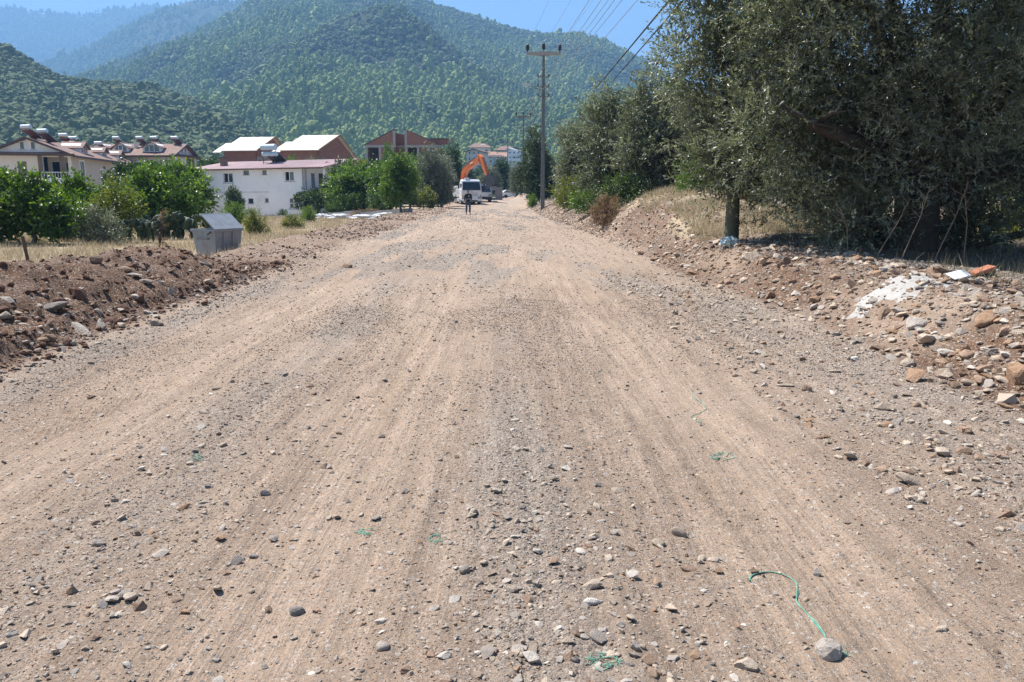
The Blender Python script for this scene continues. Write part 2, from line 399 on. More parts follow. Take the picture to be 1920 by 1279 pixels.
    col = mixc(nt, 1.0, col, mth(nt, 'ADD', mth(nt, 'MULTIPLY', ls, 0.48), 1.0), 'MULTIPLY')
    bsdf = N(nt, 'ShaderNodeBsdfPrincipled', {'Base Color': col, 'Roughness': 0.95, 'Specular IOR Level': 0.15})
    peb_h = mth(nt, 'SUBTRACT', 0.5, v1.outputs['Distance']); peb_h2 = mth(nt, 'SUBTRACT', 0.5, v2.outputs['Distance'])
    hgt = mth(nt, 'ADD', mth(nt, 'MULTIPLY', fin, 0.5), mth(nt, 'MULTIPLY', grit, 0.28))
    gmask = mth(nt, 'ADD', mth(nt, 'MULTIPLY', gm, 0.8), 0.12)
    hgt = mth(nt, 'ADD', hgt, mth(nt, 'MULTIPLY', gmask, mth(nt, 'ADD', mth(nt, 'MULTIPLY', peb_h, 0.85), mth(nt, 'MULTIPLY', peb_h2, 0.5))))
    hgt = mth(nt, 'ADD', hgt, mth(nt, 'MULTIPLY', streak, 0.55))
    hgt = mth(nt, 'ADD', hgt, mth(nt, 'MULTIPLY', mid, 1.2))
    hgt = mth(nt, 'ADD', hgt, mth(nt, 'MULTIPLY', ls, 1.3))
    # tyre lug prints on the sandy tracks: short bars across the road
    wv = N(nt, 'ShaderNodeTexWave', {'Vector': N(nt, 'ShaderNodeMapping', {'Vector': P, 'Rotation': (0, 0, R(-12))}).outputs[0], 'Scale': 3.6, 'Distortion': 1.6, 'Detail': 2.0}, bands_direction='Y')
    lug = mth(nt, 'MULTIPLY', wv.outputs['Fac'], mth(nt, 'MULTIPLY', sa.outputs[0], N(nt, 'ShaderNodeMapRange', {0: streak, 1: 0.50, 2: 0.60, 3: 0.0, 4: 1.0}).outputs[0]))
    lug = mth(nt, 'MULTIPLY', lug, N(nt, 'ShaderNodeMapRange', {0: big, 1: 0.48, 2: 0.58, 3: 0.0, 4: 1.0}).outputs[0])
    hgt = mth(nt, 'ADD', hgt, mth(nt, 'MULTIPLY', lug, 0.45))
    bp = N(nt, 'ShaderNodeBump', {'Height': hgt, 'Strength': 1.0, 'Distance': 0.022})
    nt.links.new(bp.outputs[0], bsdf.inputs['Normal']); nt.links.new(bsdf.outputs[0], out.inputs['Surface'])
    return m
GV, GQ, GZ, GC1, GC2 = ground_mesh()
GMAT = ground_material()
ZONE = {}
for zi, nm in enumerate(('dirt_road', 'earth_bank', 'field', 'rubble_bank', 'olive_grove_ground')):
    q = GQ[GZ == zi]; used = np.unique(q); remap = np.full(len(GV), -1, np.int32); remap[used] = np.arange(len(used))
    me = quads_mesh(nm, GV[used], faces=remap[q], smooth=True)
    for an, arr in (('zone', GC1), ('cover', GC2)):
        a = me.color_attributes.new(an, 'FLOAT_COLOR', 'POINT'); a.data.foreach_set('color', arr[used].ravel())
    ZONE[zi] = link(nm, me, GMAT, None, 'structure')
# the wide ground sheet: reaches under the hills and behind the camera
vs = []; nn = 48
me = bpy.data.meshes.new('ground')
gx = np.linspace(-5800, 5800, 61); gy = np.linspace(-290, 5250, 61)
XX, YY = np.meshgrid(gx, gy); idx = np.arange(60*60); r_ = idx//60; c_ = idx % 60
me = quads_mesh('ground', np.stack([XX.ravel(), YY.ravel(), np.full(XX.size, -2.6)], 1),
                faces=np.stack([r_*61+c_, r_*61+c_+1, (r_+1)*61+c_+1, (r_+1)*61+c_], 1))
link('ground', me, solid('dry_earth', (0.26, 0.20, 0.14), 0.95, scale=0.05, var=0.3), None, 'structure')

# ------------------------------------------------------------------ hills and mountains
def elev(py): return math.tan(math.atan((639.5-py)/FPX)-PITCH)
def hill_fn(profile, Rd, d0, power, amp, wl, seed, base=-2.6, gentle=None, bumps=()):
    px = np.array([p[0] for p in profile], float); py = np.array([p[1] for p in profile], float)
    th = np.arctan((px-960)/FPX/cp)                    # azimuth of the skyline points
    el = np.array([elev(v) for v in py])
    def f(a, d):
        Rr = Rd(a) if callable(Rd) else np.full_like(a, float(Rd))
        D0 = d0(a) if callable(d0) else np.full_like(a, float(d0))
        # distances measured along Y; the skyline's elevation is slope along Y
        top = np.interp(a, th, el)*Rr+CAM_Z-base
        t = (d-D0)/(Rr-D0); tc_ = np.clip(t, 0, 1)
        g = np.where(t <= 1, tc_**power, np.clip(1-0.9*(t-1)-1.2*(t-1)**2, 0, 1))
        z = base+top*g
        x = np.tan(a)*d
        w = np.clip(tc_*(1.15-tc_)*3.2, 0, 1)
        z = z+amp*w*(ridged(x/wl, d/wl, 4, seed)-0.62)*2+0.35*amp*w*fbm(x/wl*3.1, d/wl*3.1, 3, seed+3)
        for (ba, bd, wa, wd, hh) in bumps:
            z = z+hh*np.exp(-((a-ba)/wa)**2-((d-bd)/wd)**2)
        if gentle is not None: z = z+gentle(a, d)
        return z
    return f
def build_hill(name, f, a0, a1, na, dlo, dhi, nd, mat):
    A = np.linspace(a0, a1, na); T = np.linspace(0, 1, nd)
    AA, TT = np.meshgrid(A, T)
    lo = dlo(AA) if callable(dlo) else dlo; hi = dhi(AA) if callable(dhi) else dhi
    DD = lo+(hi-lo)*TT
    ZZ = f(AA.ravel(), DD.ravel()).reshape(AA.shape)
    V = np.stack([np.tan(AA)*DD, DD, ZZ], -1).reshape(-1, 3)
    i = np.arange((nd-1)*(na-1)); r = i//(na-1); c = i % (na-1)
    me = quads_mesh(name, V, faces=np.stack([r*na+c, r*na+c+1, (r+1)*na+c+1, (r+1)*na+c], 1), smooth=True)
    return link(name, me, mat, None, 'structure')
def aof(px): return math.atan((px-960)/FPX/cp)
def hillmat(name, a, b, c, sc_=0.02):
    m, nt, out = newmat(name)
    tc = N(nt, 'ShaderNodeTexCoord')
    n1 = N(nt, 'ShaderNodeTexNoise', {'Vector': tc.outputs['Object'], 'Scale': sc_, 'Detail': 8.0, 'Roughness': 0.7})
    n2 = N(nt, 'ShaderNodeTexNoise', {'Vector': tc.outputs['Object'], 'Scale': sc_*12, 'Detail': 6.0, 'Roughness': 0.75})
    mx = mth(nt, 'ADD', mth(nt, 'MULTIPLY', n1.outputs[0], 0.5), mth(nt, 'MULTIPLY', n2.outputs[0], 0.5))
    col = ramp(nt, mx, [(0.38, a), (0.52, b), (0.64, c)])
    bs = N(nt, 'ShaderNodeBsdfPrincipled', {'Base Color': col, 'Roughness': 0.95, 'Specular IOR Level': 0.1})
    bp = N(nt, 'ShaderNodeBump', {'Height': n2.outputs[0], 'Strength': 1.0, 'Distance': 4.0})
    nt.links.new(bp.outputs[0], bs.inputs['Normal']); nt.links.new(bs.outputs[0], out.inputs['Surface']); return m
near_prof = [(-700, -120), (-400, -40), (-200, 20), (0, 72), (60, 92), (120, 122), (160, 146), (210, 151), (260, 151), (330, 166), (400, 190), (450, 210), (500, 240), (545, 268), (580, 300), (640, 345), (720, 380), (1000, 395)]
main_prof = [(-500, 330), (-100, 250), (60, 190), (150, 150), (220, 128), (300, 100), (400, 58), (470, 22), (530, -20), (640, -42), (720, -36), (790, -8), (830, 8), (900, 32), (960, 52), (1020, 64), (1080, 70), (1120, 84), (1170, 108), (1210, 136), (1250, 164), (1330, 198), (1500, 240), (1800, 300), (2300, 340)]
mid_prof = [(-600, 60), (-200, 120), (0, 150), (120, 128), (200, 92), (300, 42), (360, 20), (400, 6), (450, 1), (520, -6), (600, 0), (700, 30), (900, 120), (1200, 250)]
far_prof = [(-700, 60), (-300, 25), (-100, 40), (0, 22), (50, 15), (105, 10), (150, 14), (200, 19), (240, 12), (290, 6), (325, 2), (345, 6), (365, 14), (420, 40), (520, 90), (700, 150)]
f_near = hill_fn([(a, b+4) for a, b in near_prof], 520, 215, 1.15, 9, 120, 101, bumps=())
townslope = lambda a, d: 10*sm(190, 330, d)*np.exp(-((a-aof(950))/0.12)**2)*np.exp(-((d-360)/220.0)**2)
f_main = hill_fn([(a, b+8) for a, b in main_prof], 1650, 290, 1.45, 42, 520, 131, gentle=townslope,
                 bumps=[(aof(770), 960, 0.085, 85, 72), (aof(590), 880, 0.05, 80, 26), (aof(380), 1150, 0.06, 120, 18)])
f_mid = hill_fn([(a, b+6) for a, b in mid_prof], 2700, 1450, 1.25, 60, 700, 151)
f_far = hill_fn([(a, b+4) for a, b in far_prof], 4200, 2600, 1.3, 110, 900, 171)
MAQ = hillmat('maquis_ground', (0.035, 0.042, 0.022), (0.07, 0.075, 0.04), (0.17, 0.14, 0.09), 0.05)
FOR = hillmat('forest_ground', (0.028, 0.04, 0.02), (0.05, 0.065, 0.03), (0.10, 0.10, 0.06), 0.02)
build_hill('hill', f_near, aof(-700), aof(760), 200, 205, 700, 90, MAQ)
build_hill('mountain', f_main, aof(-300), aof(2300), 300, 185, 2300, 150, FOR)
build_hill('mountain_ridge', f_mid, aof(-650), aof(1200), 170, 1400, 3300, 70, FOR)
build_hill('mountain_range', f_far, aof(-700), aof(700), 170, 2550, 5000, 70, FOR)
# low trees and scrub that cover them: masses nobody could count
def blob_mesh(name, seed, kind, mat):
    rg = np.random.default_rng(seed)
    bm = bmesh.new()
    parts = {'bush': [(0, 0, .38, .55, .55, .42), (.28, .1, .3, .36, .36, .32), (-.2, -.22, .33, .36, .34, .34)],
             'pine': [(0, 0, .30, .34, .34, .26), (.05, .04, .52, .27, .27, .24), (-.03, -.02, .74, .18, .18, .24), (.14, -.1, .4, .2, .2, .2), (-.15, .1, .42, .2, .2, .2)]}[kind]
    for (x, y, z, a, b, c) in parts:
        g = bmesh.ops.create_icosphere(bm, subdivisions=2, radius=1.0)
        for v in g['verts']:
            k = 1+0.75*mnoise.noise(Vector(v.co)*2.1+Vector((seed*3.1+x*9, z*7, 0)))+rg.uniform(-.16, .16)
            v.co = Vector((x+v.co.x*a*k, y+v.co.y*b*k, max(0, z+v.co.z*c*k)))
    me = bpy.data.meshes.new(name); bm.to_mesh(me); bm.free(); me.materials.append(mat); return me
def hillfoliage(name, lo, hi):
    m, nt, out = newmat(name)
    oi = N(nt, 'ShaderNodeObjectInfo')
    tc = N(nt, 'ShaderNodeTexCoord')
    n = N(nt, 'ShaderNodeTexNoise', {'Vector': tc.outputs['Object'], 'Scale': 5.0, 'Detail': 4.0})
    gp = N(nt, 'ShaderNodeNewGeometry'); nb = N(nt, 'ShaderNodeTexNoise', {'Vector': gp.outputs['Position'], 'Scale': 0.011, 'Detail': 5.0, 'Roughness': 0.6})
    bigv = N(nt, 'ShaderNodeMapRange', {0: nb.outputs[0], 1: 0.35, 2: 0.65, 3: -0.18, 4: 0.18})
    f = mth(nt, 'ADD', bigv.outputs[0], mth(nt, 'ADD', mth(nt, 'MULTIPLY', oi.outputs['Random'], 0.38), mth(nt, 'ADD', mth(nt, 'MULTIPLY', n.outputs[0], 0.45), 0.11)))
    col = ramp(nt, f, [(0.2, lo), (0.95, hi)])
    b = N(nt, 'ShaderNodeBsdfPrincipled', {'Base Color': col, 'Roughness': 0.9, 'Specular IOR Level': 0.1})
    nt.links.new(b.outputs[0], out.inputs['Surface']); return m
SCRUB = hillfoliage('scrub_leaves', (0.066, 0.090, 0.044), (0.165, 0.195, 0.100))
PINE = hillfoliage('pine_needles', (0.110, 0.152, 0.044), (0.260, 0.310, 0.105))
bushes = [blob_mesh('bush_mass', i, 'bush', SCRUB) for i in range(5)]
pines = [blob_mesh('pine_mass', 20+i, 'pine', PINE) for i in range(5)]
def cover(name, f, a0, a1, d0, d1, n, meshes, h0, h1, wid, keep=None, dpow=1.0):
    a = rng.uniform(a0, a1, n); d = d0+(d1-d0)*rng.uniform(0, 1, n)**dpow
    if keep is not None:
        k = rng.uniform(0, 1, n) < keep(a, d); a = a[k]; d = d[k]
    z = f(a, d); x = np.tan(a)*d
    k = z > -2.0; a, d, z, x = a[k], d[k], z[k], x[k]; n = len(a)
    h = rng.uniform(h0, h1, n)*np.exp(rng.normal(size=n)*0.36); w = h*wid*rng.uniform(0.75, 1.3, n)
    scl = np.stack([w, w*rng.uniform(0.85, 1.15, n), h], 1)
    rot = np.stack([np.zeros(n), np.zeros(n), rng.uniform(0, 6.28, n)], 1)
    return scatter(name, np.stack([x, d, z-0.1*h], 1), scl, rot, rng.integers(0, len(meshes), n), meshes)
def patch(a, d, seed, wl): return vn(np.tan(a)*d/wl, d/wl, seed)*0.65+vn(np.tan(a)*d/wl*3, d/wl*3, seed+1)*0.35
cover('hillside_scrub', f_near, aof(-400), aof(720), 214, 560, 105000, bushes, 1.2, 2.6, 0.85,
      keep=lambda a, d: np.where(patch(a, d, 201, 60) > 0.33, 1.0, 0.22)*np.where(f_near(a, d) > -2.3, 1, 0), dpow=1.0)
pinezone = lambda a, d: np.clip(sm(0.40, 0.56, patch(a, d, 211, 230)+0.16*np.exp(-((d-800)/330.0)**2)-0.10*np.exp(-((a-aof(770))/0.09)**2-((d-1010)/110.0)**2)*4), 0, 1)*sm(430, 560, d)
cover('mountain_pines', f_main, aof(60), aof(1620), 400, 1720, 115000, pines, 4.2, 7.6, 0.80, keep=lambda a, d: 0.06+0.94*pinezone(a, d), dpow=0.85)
cover('mountain_scrub', f_main, aof(40), aof(1700), 255, 1720, 95000, bushes, 2.0, 4.2, 0.95, keep=lambda a, d: (1-0.72*pinezone(a, d))*np.where(patch(a, d, 251, 90) > 0.30, 1, 0.3), dpow=0.8)
cover('ridge_pines', f_mid, aof(-100), aof(820), 1500, 2760, 26000, pines, 8, 14, 0.7, keep=lambda a, d: 0.25+0.75*sm(0.35, 0.6, patch(a, d, 231, 260)))
cover('range_pines', f_far, aof(-100), aof(480), 2700, 4260, 20000, pines, 9, 16, 0.8)
# ------------------------------------------------------------------ air
m, nt, out = newmat('air')
pv = N(nt, 'ShaderNodeVolumePrincipled', {'Color': rgba(HAZE_COLOR), 'Density': HAZE_DENSITY, 'Anisotropy': 0.1})
nt.links.new(pv.outputs[0], out.inputs['Volume'])
MB().box((-5900, -300, -3.6), (5900, 5300, 1330)).build('haze', m, None, kind='stuff')
# ================================================================== BUILDINGS
WHITE = solid('white_render', (0.76, 0.78, 0.80), 0.85, var=0.05, scale=0.5, dirt=(0.52, 0.52, 0.52), bump=0.1, bscale=30)
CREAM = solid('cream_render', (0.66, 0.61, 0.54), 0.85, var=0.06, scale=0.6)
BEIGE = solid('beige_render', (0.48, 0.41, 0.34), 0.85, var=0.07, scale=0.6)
TAUPE = solid('taupe_render', (0.17, 0.13, 0.105), 0.85)
GLASS = solid('window_glass', (0.035, 0.05, 0.065), 0.08, var=0.3, scale=0.8, spec=0.8)
DARKROOM = solid('unlit_interior', (0.05, 0.047, 0.045), 0.9)
PVC = solid('white_frame', (0.80, 0.80, 0.80), 0.5, var=0.03)
TILE = solid('brown_roof_tile', (0.185, 0.112, 0.088), 0.85, var=0.4, scale=3.0, bump=0.8, bscale=18, dirt=(0.26, 0.19, 0.155))
SHEET = solid('pink_roof_sheet', (0.46, 0.325, 0.315), 0.6, var=0.12, scale=0.7, dirt=(0.52, 0.45, 0.43))
FASCIA = solid('dark_fascia', (0.075, 0.05, 0.045), 0.7)
ZINC = solid('zinc_tank', (0.52, 0.57, 0.61), 0.35, metal=0.6, var=0.08)
PANELBACK = solid('rusty_red_panel', (0.16, 0.045, 0.035), 0.7, var=0.3)
SOLARG = solid('solar_glass', (0.02, 0.025, 0.04), 0.12, spec=0.7)
IRON = solid('dark_iron', (0.045, 0.04, 0.04), 0.6, metal=0.3)
CONC = solid('concrete', (0.33, 0.315, 0.295), 0.9, var=0.15, scale=2.0, bump=0.3, bscale=30, dirt=(0.22, 0.21, 0.2))
FIBRE = solid('grey_fibre_sheet', (0.60, 0.57, 0.52), 0.85, var=0.1, scale=0.8, dirt=(0.45, 0.40, 0.34))
def brickmat():
    m, nt, out = newmat('red_brick')
    tc = N(nt, 'ShaderNodeTexCoord')
    mp = N(nt, 'ShaderNodeMapping', {'Vector': tc.outputs['Object'], 'Rotation': (R(90), 0, 0)})
    br = N(nt, 'ShaderNodeTexBrick', {'Vector': mp.outputs[0], 'Color1': rgba((0.31, 0.112, 0.066)), 'Color2': rgba((0.22, 0.080, 0.050)), 'Mortar': rgba((0.27, 0.19, 0.15)), 'Scale': 2.2, 'Mortar Size': 0.03})
    n = N(nt, 'ShaderNodeTexNoise', {'Vector': tc.outputs['Object'], 'Scale': 0.9, 'Detail': 8.0, 'Roughness': 0.75})
    col = mixc(nt, N(nt, 'ShaderNodeMapRange', {0: n.outputs[0], 1: 0.45, 2: 0.75, 3: 0.0, 4: 0.6}).outputs[0], br.outputs[0], (0.23, 0.15, 0.12))
    b = N(nt, 'ShaderNodeBsdfPrincipled', {'Base Color': col, 'Roughness': 0.9, 'Specular IOR Level': 0.2})
    nt.links.new(b.outputs[0], out.inputs['Surface']); return m
BRICK = brickmat()

def wall(mb, L, z0, z1, th, ops, M):
    xs = sorted({0.0, L, *[v for o in ops for v in o[:2]]}); zs = sorted({z0, z1, *[v for o in ops for v in o[2:]]})
    for a, b in zip(xs, xs[1:]):
        run = None
        for c, d in zip(zs, zs[1:]):
            inside = any(o[0] <= (a+b)/2 <= o[1] and o[2] <= (c+d)/2 <= o[3] for o in ops)
            if inside:
                if run: mb.box((a, 0, run[0]), (b, th, run[1]), M); run = None
            else: run = (run[0], d) if run else (c, d)
        if run: mb.box((a, 0, run[0]), (b, th, run[1]), M)
def TM(x, y, z=0, rz=0): return Matrix.Translation((x, y, z)) @ Matrix.Rotation(rz, 4, 'Z')
def window(root, M, x0, x1, z0, z1, n=2, open_at=None, fw=0.07, mat=None, surround=None, glass=None, bars=0):
    mb = MB(); fr = mat or PVC
    mb.box((x0, 0.03, z0), (x1, 0.11, z0+fw), M); mb.box((x0, 0.03, z1-fw), (x1, 0.11, z1), M)
    mb.box((x0, 0.03, z0+fw), (x0+fw, 0.11, z1-fw), M); mb.box((x1-fw, 0.03, z0+fw), (x1, 0.11, z1-fw), M)
    for k in range(1, n):
        xm = x0+(x1-x0)*k/n; mb.box((xm-fw*.6, 0.032, z0+fw), (xm+fw*.6, 0.108, z1-fw), M)
    for k in range(bars):
        zm = z0+(z1-z0)*(k+1)/(bars+1); mb.box((x0+fw, 0.036, zm-fw*.4), (x1-fw, 0.104, zm+fw*.4), M)
    w = mb.build('window', fr, root)
    for k in range(n):
        if open_at == k: continue
        a = x0+(x1-x0)*k/n+fw*.6; b = x0+(x1-x0)*(k+1)/n-fw*.6
        MB().box((a, 0.06, z0+fw*.8), (b, 0.08, z1-fw*.8), M).build('pane', glass or GLASS, w)
    if not surround and fw < 0.1 and x1-x0 > 0.4: MB().box((x0-0.08, -0.07, z0-0.06), (x1+0.08, -0.003, z0-0.003), M).build('sill', CONC, w)
    if surround:
        s = MB(); t = 0.14
        s.box((x0-t, -0.05, z0-t), (x1+t, 0.0-0.003, z0), M); s.box((x0-t, -0.05, z1), (x1+t, -0.003, z1+t), M)
        s.box((x0-t, -0.05, z0), (x0, -0.003, z1), M); s.box((x1, -0.05, z0), (x1+t, -0.003, z1), M)
        s.build('surround', surround, w)
    return w
def face_xz(loc, rz, px, py):
    """local (x, z) where a photo pixel falls on the vertical plane through loc along local X"""
    d = ray(px, py); n = Vector((math.sin(rz), -math.cos(rz), 0)); p0 = Vector(loc); o = Vector((0, 0, CAM_Z))
    t = (p0-o).dot(n)/d.dot(n); P = o+d*t-p0
    return P.x*math.cos(rz)+P.y*math.sin(rz), P.z

def solar_heater(loc, rz, label, s=1.0, tank=None, back=None, double=False, steep=0.62):
    t = thing('solar_water_heater', label, 'solar heater', loc, rz, 'solar water heaters on the roofs')
    tk = MB(); tk.tube([(-0.95*s, 0, 1.75*s), (0.95*s, 0, 1.75*s)], 0.33*s, 14); tk.build('tank', tank or ZINC, t)
    if double: MB().tube([(-0.95*s, 0.1*s, 1.02*s), (0.95*s, 0.1*s, 1.02*s)], 0.26*s, 14).build('tank', tank or ZINC, t)
    for k in (-1, 1):
        q = [Vector((k*0.5*s-0.46*s, 0.25*s, 1.25*s)), Vector((k*0.5*s+0.46*s, 0.25*s, 1.25*s)), Vector((k*0.5*s+0.46*s, 2.15*s, 1.25*s-1.9*s*steep)), Vector((k*0.5*s-0.46*s, 2.15*s, 1.25*s-1.9*s*steep))]
        p = MB().slab(q, 0.07*s).build('panel', SOLARG, t)
        q2 = [v-Vector((0, 0.02, 0.09*s)) for v in q]; MB().slab(q2, 0.03*s).build('panel_back', back or PANELBACK, p)
    f = MB()
    for k in (-0.9, 0.9):
        f.tube([(k*s, 0, 1.45*s), (k*s, 0, -0.1)], 0.03*s, 6); f.tube([(k*s, 0, 1.3*s), (k*s, 1.9*s, 0.0)], 0.025*s, 6); f.tube([(k*s, 0, 0.1), (k*s, 1.9*s, 0.1)], 0.025*s, 6)
    f.tube([(-0.9*s, 0, 0.2), (0.9*s, 0, 1.2*s)], 0.022*s, 6); f.tube([(0.9*s, 0, 0.2), (-0.9*s, 0, 1.2*s)], 0.022*s, 6)
    f.build('frame', IRON, t)
    if not double: MB().box((-0.8*s, -0.12*s, 0.95*s), (0.8*s, 0.12*s, 1.30*s)).build('cold_water_tray', back or PANELBACK, t)
    return t

# ---- white two storey house
hl = Vector((-37.8, 97.0, -1.12)); hr = math.atan2(-.505, .865); HW = 17.8; HE = 5.25
house = thing('white_house', 'white two-storey house with a low pale pink sheet roof behind the dumpster', 'house', hl, hr)
def fx(px0, py0, px1, py1):
    a = face_xz(hl, hr, px0, py0); b = face_xz(hl, hr, px1, py1); return (a[0], b[0], b[1], a[1])
hw = [(fx(418, 324, 437.6, 343), 2, 0), (fx(456, 319.5, 467, 328), 1, None), (fx(491.6, 319, 500, 327.6), 1, None), (fx(533, 321, 552, 339.7), 2, 0),
      (fx(465, 372, 475.5, 382), 1, None), (fx(497, 371.7, 503.7, 379.5), 1, None), (fx(541.8, 370.7, 560, 391.7), 2, None)]
mb = MB(); wall(mb, HW, 0, HE, 0.25, [w[0] for w in hw], TM(0, 0)); mb.build('wall', WHITE, house)
for o, n, op in hw: window(house, TM(0, 0), *o, n=n, open_at=op, bars=1 if o is hw[6][0] else 0, fw=0.09 if n == 2 else 0.06, mat=PVC if n == 2 else solid('grey_frame', (0.3, 0.28, 0.27)))
mb = MB(); side_ops = [(0.9, 1.6, 3.0, 4.8), (2.1, 3.0, 2.7, 4.75), (1.2, 2.2, 0.05, 2.1)]
wall(mb, 8.0, 0, HE, 0.25, side_ops, TM(HW, 0, 0, R(90))); 
mb.build('wall', WHITE, house)
MB().box((0, 0, 0), (0.25, 8, HE), TM(0, 0.255)).build('wall', WHITE, house)
MB().box((0.26, 7.75, 0), (HW-0.3, 8, HE)).build('wall', WHITE, house)
MB().box((0.26, 0.26, 2.45), (HW-0.26, 7.7, 2.65)).build('floor_slab', DARKROOM, house)
window(house, TM(HW, 0, 0, R(90)), *side_ops[0], n=1)
d = MB().box((2.1, 0.06, 2.7), (3.0, 0.12, 4.75), TM(HW, 0, 0, R(90))).build('door', solid('dark_brown_door', (0.06, 0.04, 0.03)), house)
MB().box((2.85, 0.03, 3.7), (2.92, 0.055, 3.8), TM(HW, 0, 0, R(90))).build('handle', IRON, d)
MB().box((HW+0.01, 0.0, 2.5), (HW+2.75, 7.5, 2.68)).build('balcony', CONC, house)
for yy in (0.12, 7.2):
    MB().box((HW+2.5, yy, 0), (HW+2.7, yy+0.2, 2.495)).build('column', WHITE, house)
    MB().box((HW+2.5, yy, 2.685), (HW+2.7, yy+0.2, HE+0.05)).build('column', WHITE, house)
# corrugated roof: two shallow slopes of ribbed sheet
def corrugated(x0, x1, ya, za, yb, zb, pitch=0.32, amp=0.045, th=0.03):
    n = int((x1-x0)/pitch*4); vs = []; fs = []
    for i in range(n+1):
        x = x0+(x1-x0)*i/n; w = amp*math.sin(2*math.pi*(x-x0)/pitch)
        vs += [(x, ya, za+w), (x, yb, zb+w), (x, ya, za+w-th), (x, yb, zb+w-th)]
    for i in range(n):
        a = 4*i; b = a+4
        fs += [(a, b, b+1, a+1), (a+2, a+3, b+3, b+2), (a, a+2, b+2, b), (a+1, b+1, b+3, a+3)]
    fs += [(0, 1, 3, 2), (4*n, 4*n+2, 4*n+3, 4*n+1)]
    return MB().add(vs, fs)
for xg_ in (0.35, HW-0.3): MB().tube([(xg_, -0.07, HE-0.1), (xg_, -0.07, 0.1)], 0.05, 6).build('downpipe', solid('grey_pipe', (0.42, 0.42, 0.42), 0.6), house)
MB().box((4.9, -0.012, 0.3), (4.93, -0.003, HE-0.2)).build('wall_seam', solid('seam_grey', (0.5, 0.5, 0.5), 0.8), house)
MB().tube([(0.4, -0.03, 2.75), (4.0, -0.03, 2.68), (HW-5.5, -0.03, 2.72)], 0.012, 4).build('wall_cable', IRON, house)
rf = corrugated(-0.7, HW+3.3, -0.55, HE+0.10, 5.2, HE+1.12).build('roof', SHEET, house)
corrugated(-0.7, HW+3.3, 5.22, HE+1.12, 8.7, HE+0.45).build('roof', SHEET, house)
MB().box((-0.65, -0.5, HE-0.06), (HW+3.2, -0.46, HE+0.03)).build('fascia', FASCIA, house)
for xg in (0.0, HW-0.25):
    MB().prism([(0.27, HE), (7.73, HE), (7.73, HE+0.45), (5.2, HE+1.0), (0.27, HE+0.13)], 'x', xg, xg+0.25).build('gable', WHITE, house)
cx = face_xz(hl, hr, 397.5, 300)[0]
ch = MB().box((cx-0.32, 1.4, HE+0.2), (cx+0.32, 2.0, HE+1.35)).build('chimney', solid('sooty_brick', (0.13, 0.085, 0.075)), rf)
MB().box((cx-0.4, 1.3, HE+1.353), (cx+0.4, 2.1, HE+1.5)).build('cap', FASCIA, rf)
Mh = Matrix.Translation(hl) @ Matrix.Rotation(hr, 4, 'Z')
sx = face_xz(hl, hr, 469, 300)[0]
solar_heater(Mh @ Vector((sx+0.3, 2.6, HE+0.72)), hr+R(6), 'pale blue double tank solar heater on the pink roof of the white house', 1.05, solid('pale_blue_tank', (0.33, 0.46, 0.52), 0.5), IRON, True)

